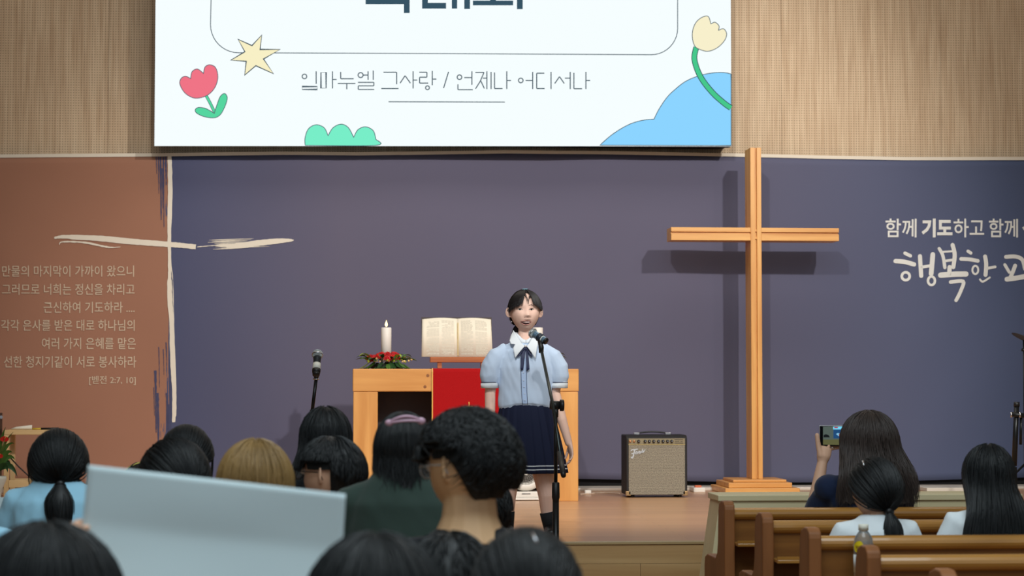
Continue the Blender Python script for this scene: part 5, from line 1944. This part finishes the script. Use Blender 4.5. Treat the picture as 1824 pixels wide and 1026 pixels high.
def phone_hand(q):
    wr = w_(1465, 822, .213)
    q.tube([wr, w_(1467, 812, .208), w_(1470, 800, .215)], [(.025, .02), (.033, .018), (.032, .014)], 12, ref=(1, 0, 0), round_=True)
    q.tube([w_(1462, 812, .205), w_(1458.5, 798, .21), w_(1456.5, 785, .212), w_(1455.5, 775, .212)], [.015, .0125, .0115, .0105], 10, round_=True)
    for i in range(4):
        py = 803 - 6 * i
        q.tube([w_(1472 + i, 806 - i * 2, .225), w_(1478, py - 3, .243), w_(1490, py - 5, .247), w_(1498, py - 5, .246)], [.0085, .0085, .008, .0065], 8, round_=True)
    wr = w_(1540, 838, .2)
    q.tube([wr, w_(1535, 822, .21), w_(1530, 806, .215)], [(.022, .018), (.034, .018), (.034, .014)], 12, ref=(1, 0, 0), round_=True)
    q.tube([w_(1520, 822, .205), w_(1510, 806, .198), w_(1503, 798, .205)], [.012, .010, .008], 10, round_=True)
    for i in range(4):
        py = 803 - 6 * i
        q.tube([w_(1532, 806 - i * 2, .225), w_(1526, py - 3, .243), w_(1514, py - 5, .247), w_(1506, py - 5, .246)], [.0085, .0085, .008, .0065], 8, round_=True)


PW = seated('woman in navy top filming with her phone raised in the first right pew', 1497, 1600, 730, YW, 'long', C_navy, 28, L=.47, wave=.022, wf_=(7, 13), flare=.30, inward=-.0, hairmat=m_hairB, n=1300,
            fine=True, arms={-1: LA, 1: RA}, extra=phone_hand, hs=.98, wide=1.12, armk=1.0)
p0, p1 = w_(1459.5, 758, .228), w_(1526, 795, .228)
ph = thing('smartphone', 'black smartphone held sideways showing the stage on its screen', 'phone', ((p0.x + p1.x) / 2, YW + .228, p1.z))
q = MB(); q.box(p0.x, p1.x, YW + .226, YW + .234, p1.z, p0.z); q.build('case', mat('phone_case', (180, 186, 190), .3, metal=.5), ph, bevel=.003)
q = MB(); q.box(p0.x + .002, p1.x - .002, YW + .2255, YW + .2262, p1.z + .0015, p0.z - .0015); q.build('screen_glass', mat('phone_black', (10, 12, 16), .15), ph)
fy = YW + .2252
_ly = [0]
def scrq(name, poly, col, st=1.0):
    _ly[0] += 1
    q = MB(); fill(q, poly, lambda a, b: at(a, b, fy - .00006 * _ly[0])); q.build(name, emis('ph_' + name + str(_ly[0]), col, st), ph)
scrq('screen_picture', [(1466, 760), (1519, 758.5), (1519, 793), (1466, 792)], (82, 94, 88))
scrq('screen_floor', [(1466, 783), (1519, 783), (1519, 793), (1466, 792)], (92, 92, 60))
scrq('screen_banner', [(1484.5, 765), (1519, 764.5), (1519, 781), (1484.5, 781)], (34, 74, 118))
scrq('screen_slide', [(1484, 760), (1519, 759), (1519, 764.5), (1484, 765)], (120, 210, 240))
scrq('screen_title', [(1486, 760.5), (1492.5, 760.3), (1492.5, 762.6), (1486, 762.8)], (170, 60, 80))
scrq('screen_heads', [(1467, 775), (1471, 773.5), (1476, 775), (1478, 779), (1467, 779)], (24, 28, 30))
scrq('screen_glow', [(1489, 773), (1493, 771), (1498, 774), (1494, 777)], (130, 190, 220))
scrq('screen_runner', [(1494, 773), (1499, 772), (1499, 779), (1495, 779)], (160, 50, 60))
rg = MB(); c_ = w_(1481, 803, .2)
q = MB(); q.tube([w_(1479, 798, .195), w_(1483, 797, .19), w_(1487, 799, .195)], .0016, 6); tag(q.build('finger_ring', m_chrome, None, True), 'thin silver finger ring on the hand of the filming woman', 'ring')

# things worn
def child_of(o, parent): pass
Pp, M, h, S, k = P7
q = MB()
Yc = 5.7
c0, c1 = [], []
for i in range(13):
    t = i / 12
    x = 693.5 + 56.5 * t
    c0.append(at(x, 756 - 9.5 * sin(pi * (.10 + t * .74)) - 1.5 * t, Yc - .118 - .012 * sin(pi * t)))
q.tube(c0, [(.004 + .010 * sin(pi * min(1, .12 + i / 12 * .8)) ** .6, .004) for i in range(13)], 8, ref=(0, 1, 0))
vs = q.v
q2 = MB()
# open clip: an upper and a lower bar meeting at both ends
for s in (1, -1):
    q2.tube([p + Vector((0, 0, s * .0058 * sin(pi * i / 12) ** .7)) for i, p in enumerate(c0)], [(.0048, .004)] * 13, 8, round_=True)
q2.ball(c0[0], (.012, .006, .009), 12, 8); q2.ball(c0[-1], (.012, .006, .010), 12, 8)
q2.build('hair_clip', mat('clip_pink', (196, 158, 178), .35), Pp, True, label='dusty pink open oval clip')
Pp, M, h, S, k = P17
q = MB(); a_, b_ = at(1537, 821, 7.42 - .1), at(1538.5, 829, 7.42 - .125); q.tube([a_, b_], [.004, .003], 6); q.build('hair_pin', m_chrome, Pp, True, label='small silver hair pin')
Pp, M, h, S, k = P11
q = MB(); a_, b_ = at(948, 950, 3.48 - .09), at(956, 966, 3.48 - .115); q.tube([a_, b_], [.0022, .003], 6); q.build('hair_pin', m_chrome, Pp, True, label='small silver hair pin')
Pp, M, h, S, k = PB
q = MB()
pts = [M @ Vector((.1 * cos(t), -.01, .108 * sin(t) + .004)) for t in [pi * i / 24 for i in range(-2, 27)]]
q.tube(pts, [(.004, .012)] * len(pts), 8, ref=(0, 0, 1)); q.build('headband', mat('headband_yellow', (206, 190, 96), .6), Pp, True, label='yellow headband')

pa = thing('paper_sheet', 'large folded white paper sheet held up over the audience at left', 'paper', pp_(380, 1100))
quad = [(157, 828), (616, 880), (600, 1165), (128, 1120)]
def pq(u, v, off=0):
    """u across, v down"""
    a = Vector(quad[0]) * (1 - u) + Vector(quad[1]) * u
    b = Vector(quad[3]) * (1 - u) + Vector(quad[2]) * u
    p = a * (1 - v) + b * v
    fold = .010 * abs(v - .36) + .012 * sin(u * pi) * (1 - .4 * v) + .004 * noise.noise(Vector((u * 2.2, v * 2.5, .4)))
    return pp_(p.x, p.y, fold * 1.4 - .09 * max(0, v - .36) + off)
q = MB()
NU, NV = 36, 26
for lay, off in ((0, 0), (1, .0004)):
    pass
vs = [pq(i / NU, j / NV) for j in range(NV + 1) for i in range(NU + 1)]
fs = [(j * (NU + 1) + i, j * (NU + 1) + i + 1, (j + 1) * (NU + 1) + i + 1, (j + 1) * (NU + 1) + i) for j in range(NV) for i in range(NU)]
q.add(vs, fs)
o = q.build('sheet', mat('paper_bluewhite', (208, 226, 230), .8, .2), pa, True)
sd = o.modifiers.new('s', 'SOLIDIFY'); sd.thickness = .0006
# second smaller booklet at the far left
bkl = thing('booklet', 'white printed booklet held low at the left edge before the pine rack', 'booklet', at(20, 900, 7.75))
q = MB(); a_, b_ = at(-60, 886, 7.75), at(62, 940, 7.72); q.box(a_.x, b_.x, 7.745, 7.752, b_.z, a_.z); q.build('sheet', mat('paper_bluewhite', (208, 226, 230), .8), bkl)
q = MB()
for (x, y) in ((8.5, 904), (8.5, 909), (8, 914), (8.5, 919)): ribbon(q, [(x - 2, y), (x + 2.5, y)], 1.0, lambda a, b: at(a, b, 7.744))
q.build('print_lines', mat('print_grey2', (120, 136, 144), .8), bkl)['kind'] = 'stuff'

# ------------------------------------------------------------ the singing girl
YG = 11.08
GM = ppm(YG)
def G(px, py, v=0.0): return at(px, py, YG - v)
def R_(p): return p / GM
foot = G(936, 958)
girl = thing('person', 'girl in light blue blouse and navy pleated skirt singing at the microphone', 'person', (foot.x, YG, FL))
gh = .221
gc = G(935, 555.5)
MG = Matrix.Translation(gc) @ Matrix.Rotation(radians(180 + 5), 4, 'Z') @ Matrix.Rotation(radians(2), 4, 'X')
m_gskin = mat('girl_skin', (240, 200, 182), .5, .35)
q = MB()
head_mesh(q, gh, MG, 96, 72, mouth=True, jaw=.30, ear=1.35)
q.tube([G(935, 622, -.01), G(935, 604, -.008), G(935, 585, -.012)], [.045, .036, .036], 16)
q.ball(G(935, 640, 0), (.10, .06, .07), 14, 10)
# arms
for pts, rad in (([(893, 640), (876, 668), (873, 700), (873, 745), (878, 790)], [.04, .034, .029, .028, .021]),
                 ([(978, 640), (991, 668), (990, 700), (1001, 748), (1013, 789)], [.04, .032, .025, .027, .0205])):
    q.tube([G(x, y, -.0 + (.01 * i if i > 2 else 0)) for i, (x, y) in enumerate(pts)], rad, 14, round_=True)
hand(q, G(1015, 790, .04), (.03 * 1.2, -.08, -.30), (1, .25, .25), .78, side=-1, curl=.42)
hand(q, G(877, 792, .04), (-.01, -.08, -.30), (-1, .2, .2), .78, side=1, curl=.38)
# legs
for pts, rad, fx in (([(913, 770), (908, 842), (906, 866), (903, 885), (903, 915), (903, 945)], [.075, .057, .050, .049, .039, .031], 903),
                     ([(957, 770), (967, 842), (971, 864), (975, 882), (976, 908), (981, 945)], [.075, .058, .051, .050, .041, .032], 982)):
    q.tube([G(x, y, 0 if i < 4 else -.012) for i, (x, y) in enumerate(pts)], rad, 16, round_=True)
gme = fuse(q, .0030, 1)
put('body', gme, m_gskin, girl)
bvh = BVHTree.FromPolygons([v.co.copy() for v in gme.vertices], [tuple(p.vertices) for p in gme.polygons])
CAMP = Vector((0, 0, CAMZ))
def cast(bv, px, py, off):
    d = (at(px, py, 10) - CAMP).normalized()
    hit = bv.ray_cast(CAMP, d)
    if hit[0] is None: return G(px, py, .08)
    return hit[0] - d * off
F = lambda off: (lambda px, py: cast(bvh, px, py, off))


def patch(name, pts, m, off, parent, bv, thick=.0, corners='all', n=4):
    P = [Vector(p) for p in pts] if corners == 'all' else ctr(pts, True, n, corners)
    q = MB()
    # denser interior: subdivide the triangulated outline so that it follows the surface
    bm = bmesh.new()
    vv = [bm.verts.new((p[0], p[1], 0)) for p in P]
    es = [bm.edges.new((vv[i], vv[(i + 1) % len(vv)])) for i in range(len(vv))]
    bmesh.ops.triangle_fill(bm, use_beauty=True, edges=es)
    for _ in range(3):
        long = [e for e in bm.edges if e.calc_length() > 2.5]
        if not long: break
        bmesh.ops.subdivide_edges(bm, edges=long, cuts=1)
        bmesh.ops.triangulate(bm, faces=bm.faces)
    bm.verts.index_update()
    q.add([cast(bv, v.co.x, v.co.y, off) for v in bm.verts], [tuple(v.index for v in f.verts) for f in bm.faces])
    bm.free()
    o = q.build(name, m, parent, True)
    if thick:
        sd = o.modifiers.new('s', 'SOLIDIFY'); sd.thickness = thick; sd.offset = 0
    return o


E5 = lambda l: [(870 + x / 4.66, 500 + y / 4.66) for x, y in l]
m_dark = mat('eye_dark2', (28, 20, 18), .25)
for cx in (262, 357):
    o = patch('eye', E5([(cx - 18, 240), (cx - 9, 235.5), (cx + 2, 234.5), (cx + 12, 236), (cx + 18, 240), (cx + 9, 244), (cx - 8, 244.5)]), mat('eye_white2', (226, 214, 206), .3), .0012, girl, bvh)
    patch('iris', E5([(cx + 9 * cos(t), 239.3 + 4.8 * sin(t)) for t in [2 * pi * k / 12 for k in range(12)]]), m_dark, .0018, o, bvh)
    q = MB(); q.tube([cast(bvh, *p, .0015) for p in E5([(cx - 21, 240), (cx - 12, 234), (cx + 2, 232), (cx + 14, 234), (cx + 21, 239)])], [.0007, .0016, .0021, .0017, .0008], 6); q.build('eyelashes', m_dark, o, True)
    q = MB(); sg = -1 if cx < 300 else 1
    q.tube([cast(bvh, *p, .001) for p in E5([(cx - 22, 205 if sg < 0 else 203), (cx - 2, 199), (cx + 20, 203 if sg < 0 else 207)])], [.001, .0017, .0008], 6); q.build('eyebrow', mat('brow', (74, 52, 44), .7), girl, True)
o = patch('mouth', E5([(266, 342), (285, 338), (312, 337), (338, 338), (357, 341), (345, 354), (328, 362), (308, 364), (288, 359)]), mat('mouth_dark', (70, 24, 24), .5), .0006, girl, bvh)
patch('teeth', E5([(276, 342), (300, 339.5), (325, 339.5), (348, 342), (338, 348), (312, 350), (288, 348)]), mat('teeth', (168, 140, 134), .3), .0016, o, bvh)
m_lip = mat('lip_pink', (212, 148, 138), .45)
q = MB(); q.tube([cast(bvh, *p, .0012) for p in E5([(263, 341), (285, 334), (303, 332), (312, 334), (322, 332), (340, 334), (359, 341)])], [.0006, .0016, .0019, .0017, .0019, .0016, .0006], 7); q.build('upper_lip', m_lip, girl, True)
q = MB(); q.tube([cast(bvh, *p, .0012) for p in E5([(265, 344), (285, 360), (310, 368), (335, 362), (357, 344)])], [.0006, .0022, .0027, .0022, .0006], 7); q.build('lower_lip', m_lip, girl, True)
for cx in (300, 327):
    patch('nostril', E5([(cx + 4 * cos(t), 303 + 2.2 * sin(t)) for t in [2 * pi * k / 8 for k in range(8)]]), mat('nostril_dark', (140, 84, 70), .7), .0006, girl, bvh)

# hair
H = Hair(MG, .0905, .107, .1165, 77)
lim = lambda p: .50 if abs(p) > 2.75 else (.50 + (2.75 - abs(p)) * 1.0 if abs(p) > 1.75 else (1.50 if abs(p) > 1.25 else 2.2))
H.cap(lim, .001, lump=.002)
H.pulled(420, (0.2, 2.0), lim, r=.0017)
for _ in range(520):
    sgn = H.R.choice((-1, 1))
    x = H.R.random()
    phi0 = pi - .10 - .9 * x
    phi1 = pi - (.34 + .98 * x) + H.R.uniform(-.05, .05)
    end = 1.27 + .34 * x + H.R.uniform(-.07, .04)
    if H.R.random() < .015: phi1 = pi - .06 * H.R.random(); end = 1.28
    pts = []
    for k in range(11):
        t = k / 10
        th = .12 + (end - .12) * t
        ph = phi0 + (phi1 - phi0) * smooth(t * 1.15)
        pts.append(H.ell(sgn * ph, th, .002 + .004 * sin(t * pi)))
    H.lock(pts, .0026 * H.R.uniform(.6, 1.2))
# side locks in front of the ears
for sgn in (-1, 1):
    for _ in range(34):
        phi = sgn * (pi - H.R.uniform(1.22, 1.5))
        en = H.R.uniform(1.55, 1.68) if sgn > 0 else H.R.uniform(1.50, 1.62)
        H.lock([H.ell(phi, .3 + (en - .3) * k / 9, .002) for k in range(10)], .0018)
p0 = H.ell(.25, 2.05, .006)
H.tail(p0, p0 + Vector((.01, -.04, -.02)), p0 + Vector((.035, -.0, -.13)), .022, 60, r=.0018)
H.mb.build('hair', mat('girl_hair', (28, 25, 27), .52, .4), girl, True)
q = MB(); q.tube([MG @ Vector((.012, .01, .1215)), MG @ Vector((-.010, .012, .1225))], [.0035, .0035], 8, round_=True); q.build('hair_pin', mat('pin_blue', (110, 170, 190), .3), girl, True, label='light blue hair pin')
p = G(911.5, 573, .02); q = MB(); q.ball(p, .0035, 10, 8); q.build('earring', m_chrome, girl, True)

# blouse
m_bl = mat('blouse_blue', (194, 212, 236), .8, .25, bump=.1, bscale=12)
m_bw = mat('blouse_white', (232, 238, 244), .75, .25)
m_nv = mat('skirt_navy', (26, 32, 56), .8, .2)
m_pip = mat('piping_navy', (30, 36, 70), .7)
q = MB()
rings = [(608, 24, .040, .0), (616, 38, .058, .0), (625, 47, .074, 0), (638, 51, .084, .002), (655, 51, .092, .004), (675, 49, .092, .004), (695, 48, .092, .004), (712, 49, .096, .004), (722, 49, .097, .003), (728.5, 46, .088, 0)]
q.tube([G(936, y, v) for y, hw, d, v in rings], [(hw / GM, d) for y, hw, d, v in rings], 28, ref=(1, 0, 0))
for pts in ([(905, 622), (886, 636), (875, 655), (872.5, 672), (872, 684)], [(966, 622), (984, 636), (994, 655), (996, 672), (996, 684)]):
    q.tube([G(x, y, .004) for x, y in pts], [.040, .053, .058, .055, .045], 16)
bme = fuse(q, .0042, 12)
_V = [(v.co.copy(), v.normal.copy()) for v in bme.vertices]
_out = []
for p, nn_ in _V:
    zz_ = p.z
    f = noise.noise(Vector((p.x * 16, p.y * 8, zz_ * 5))) + .6 * noise.noise(Vector((p.x * 34 + zz_ * 12, p.y * 20, zz_ * 9)))
    low = smooth((1.36 - zz_) / .12)
    f2 = .6 * sin(p.x * 90 + 3 * noise.noise(Vector((p.x * 10, zz_ * 6, 2)))) * low * .5
    arch = smooth((1.295 - zz_) / .05) * (.030 * (1 - min(1.4, ((p.x - G(936, 700).x) / .145) ** 2)))
    p = p + Vector((0, 0, arch - .006 * smooth((1.295 - zz_) / .05)))
    _out += list(p + nn_ * (.0056 * f + .0026 * f2))
bme.vertices.foreach_set('co', _out)
bme.update()
put('blouse', bme, m_bl, girl)
bb = BVHTree.FromPolygons([v.co.copy() for v in bme.vertices], [tuple(p.vertices) for p in bme.polygons])
for cx, ex in ((872, 0), (996, 0)):
    q = MB(); q.tube([G(cx - .2, 681.5, .004), G(cx, 682, .004), G(cx, 691, .004), G(cx, 691.5, .004)], [.044, .048, .0475, .040], 24, ref=(1, 0, 0)); cf = q.build('cuff', m_bw, girl, True)
    q = MB(); q.tube([G(cx, 680.5, .004), G(cx, 681.8, .004)], [.0487, .0487], 24, ref=(1, 0, 0)); q.build('cuff_piping', m_pip, cf, True)
# collar stand around the neck and two points
q = MB()
vs = []
for j, (zp, rr) in enumerate(((611, .051), (602, .046), (592, .047))):
    for i in range(25):
        a = -pi * .5 + 2 * pi * (i / 24)
        op = max(0, sin(a + pi)) if False else 0
        front = gs((a - 1.5 * pi) if a > pi else (a + .5 * pi), .55)
        vs.append(G(935, zp + 14 * front * (j / 2), 0) + Vector((rr * 1.12 * cos(a), rr * 1.05 * sin(a), 0)))
fs = [(j * 25 + i, j * 25 + i + 1, (j + 1) * 25 + i + 1, (j + 1) * 25 + i) for j in range(2) for i in range(24)]
q.add(vs, fs); o = q.build('collar_stand', m_bw, girl, True); sd = o.modifiers.new('s', 'SOLIDIFY'); sd.thickness = .003
def colfn(px, py):
    t = smooth((py - 588) / 42)
    dx = (px - 935.5)
    w_ = 21 + 34 * t
    v = (.050 + .046 * t) * sqrt(max(.05, 1 - min(.95, (dx / w_) ** 2))) + .012
    return G(px, py, v)


for pts in ([(208, 412), (186, 462), (176, 500), (188, 527), (222, 530), (206, 560), (222, 642), (262, 590), (300, 545), (268, 512), (240, 470), (222, 430)],
            [(380, 440), (398, 480), (412, 520), (402, 560), (388, 646), (352, 590), (318, 546), (345, 510), (366, 470)]):
    q = MB()
    bm = bmesh.new()
    P5 = E5(pts)
    vv = [bm.verts.new((p[0], p[1], 0)) for p in P5]
    es = [bm.edges.new((vv[i], vv[(i + 1) % len(vv)])) for i in range(len(vv))]
    bmesh.ops.triangle_fill(bm, use_beauty=True, edges=es)
    for _ in range(3):
        bmesh.ops.subdivide_edges(bm, edges=[x for x in bm.edges if x.calc_length() > 2.2], cuts=1)
        bmesh.ops.triangulate(bm, faces=bm.faces)
    bm.verts.index_update()
    q.add([colfn(v.co.x, v.co.y) for v in bm.verts], [tuple(v.index for v in f.verts) for f in bm.faces])
    bm.free()
    o = q.build('collar', m_bw, girl, True)
    sd = o.modifiers.new('s', 'SOLIDIFY'); sd.thickness = .003
o = patch('placket', E5([(271, 640), (318, 640), (321, 850), (325, 1020), (283, 1020), (274, 850)]), mat('blouse_placket', (178, 202, 238), .8), .0022, girl, bb)
for l in ([(268, 640), (271, 800), (275, 920), (284, 1030)], [(318, 640), (316, 780), (319, 900), (326, 1030)]):
    q = MB(); ribbon(q, [tuple(v) for v in ctr(E5(l), n=8)], .9, lambda a, b: cast(bb, a, b, .0035)); q.build('placket_piping', m_pip, girl)
for (bx, by) in ((291, 760), (292, 826), (296, 880), (300, 936), (303, 990)):
    q = MB(); p = cast(bb, 870 + bx / 4.66, 500 + by / 4.66, .004); q.disc(p, (0, -1, 0), .0045, .0012, 12); q.build('button', mat('button_white', (200, 216, 242), .3), girl)
# ribbon bow

m_rb = mat('ribbon_navy', (24, 34, 74), .6)
rb_ = patch('ribbon_bow', E5([(300, 545), (262, 568), (246, 605), (244, 630), (262, 622), (276, 600), (296, 572), (318, 572), (330, 600), (345, 622), (362, 628), (356, 600), (345, 568), (320, 545)]), m_rb, .017, girl, bb, .004)
patch('ribbon_tail', E5([(283, 570), (270, 640), (265, 732), (288, 744), (300, 640), (306, 572)]), m_rb, .013, rb_, bb, .002)
patch('ribbon_tail', E5([(308, 572), (312, 650), (318, 748), (341, 734), (334, 640), (326, 572)]), m_rb, .0125, rb_, bb, .002)
q = MB(); q.ball(cast(bb, 870 + 308 / 4.66, 500 + 542 / 4.66, .024), .0075, 14, 10); q.build('pearl', mat('pearl', (226, 220, 216), .2), rb_, True)

# skirt
zw, zh = G(936, 716).z, G(936, 842).z
q = MB()
NS, NR = 176, 16
def skirt_pt(a, t, off=0.0):
    t2 = t
    rx = .130 + (.205 - .130) * t2 ** .75
    ry = .084 + (.150 - .084) * t2 ** .75
    ph = (a * 22 / (2 * pi)) % 1.0
    pl_ = (ph if ph < .82 else (1 - ph) * .82 / .18) - .4
    amp = (.004 + .017 * t2) * pl_
    cx = 936 + 7 * t2
    c = G(cx, 714 + 128 * t2, 0)
    r = 1 + amp / rx
    zz_ = c.z + .004 * noise.noise(Vector((a * 2, 0, 1))) * t2
    return Vector((c.x + (rx * r + off) * cos(a), YG + (ry * r + off) * sin(a), zz_))
vs = []
for lay in (0, 1):
    for j in range(NR + 1):
        for i in range(NS): vs.append(skirt_pt(2 * pi * i / NS, j / NR, -.003 * lay))
fs = []
Lo = (NR + 1) * NS
for lay in (0, 1):
    for j in range(NR):
        for i in range(NS):
            b0 = lay * Lo
            fs.append((b0 + j * NS + i, b0 + j * NS + (i + 1) % NS, b0 + (j + 1) * NS + (i + 1) % NS, b0 + (j + 1) * NS + i))
for i in range(NS):
    fs.append((NR * NS + i, NR * NS + (i + 1) % NS, Lo + NR * NS + (i + 1) % NS, Lo + NR * NS + i))
q.add(vs, fs); sk = q.build('skirt', m_nv, girl, True)
for t in (.885, .935):
    q = MB(); vs = []
    for dt in (0, .014):
        for i in range(NS): vs.append(skirt_pt(2 * pi * i / NS, t + dt, .0018))
    q.add(vs, [(i, (i + 1) % NS, NS + (i + 1) % NS, NS + i) for i in range(NS)]); q.build('hem_stripe', mat('stripe_white', (226, 230, 234), .7), sk, True)
q = MB(); q.tube([G(936, 708, 0), G(936, 716, 0)], [(.126, .080), (.131, .086)], 32, ref=(1, 0, 0)); q.build('waistband', m_nv, girl, True)
# socks and shoes
m_sock = mat('sock_black', (20, 22, 26), .85)
for (pts, rad, sx_f) in (([(903, 911), (903, 925), (903, 948)], [.0425, .040, .035], 903), ([(976, 912), (979, 926), (982, 948)], [.0455, .044, .036], 982)):
    q = MB(); q.tube([G(x, y, -.012) for x, y in pts], rad, 18); q.build('sock', m_sock, girl, True)
    f0 = G(sx_f, 948, 0)
    q = MB(); q.tube([Vector((f0.x, YG + .045, FL + .034)), Vector((f0.x, YG + .0, FL + .036)), Vector((f0.x - .004, YG - .07, FL + .030)), Vector((f0.x - .006, YG - .12, FL + .026))], [(.032, .033), (.036, .035), (.040, .029), (.034, .022)], 14, ref=(1, 0, 0), round_=True)
    q.tube([Vector((f0.x, YG + .012, FL + .02)), Vector((f0.x, YG + .012, FL + .075))], [.036, .036], 14)
    q.build('shoe', m_shoe, girl, True)
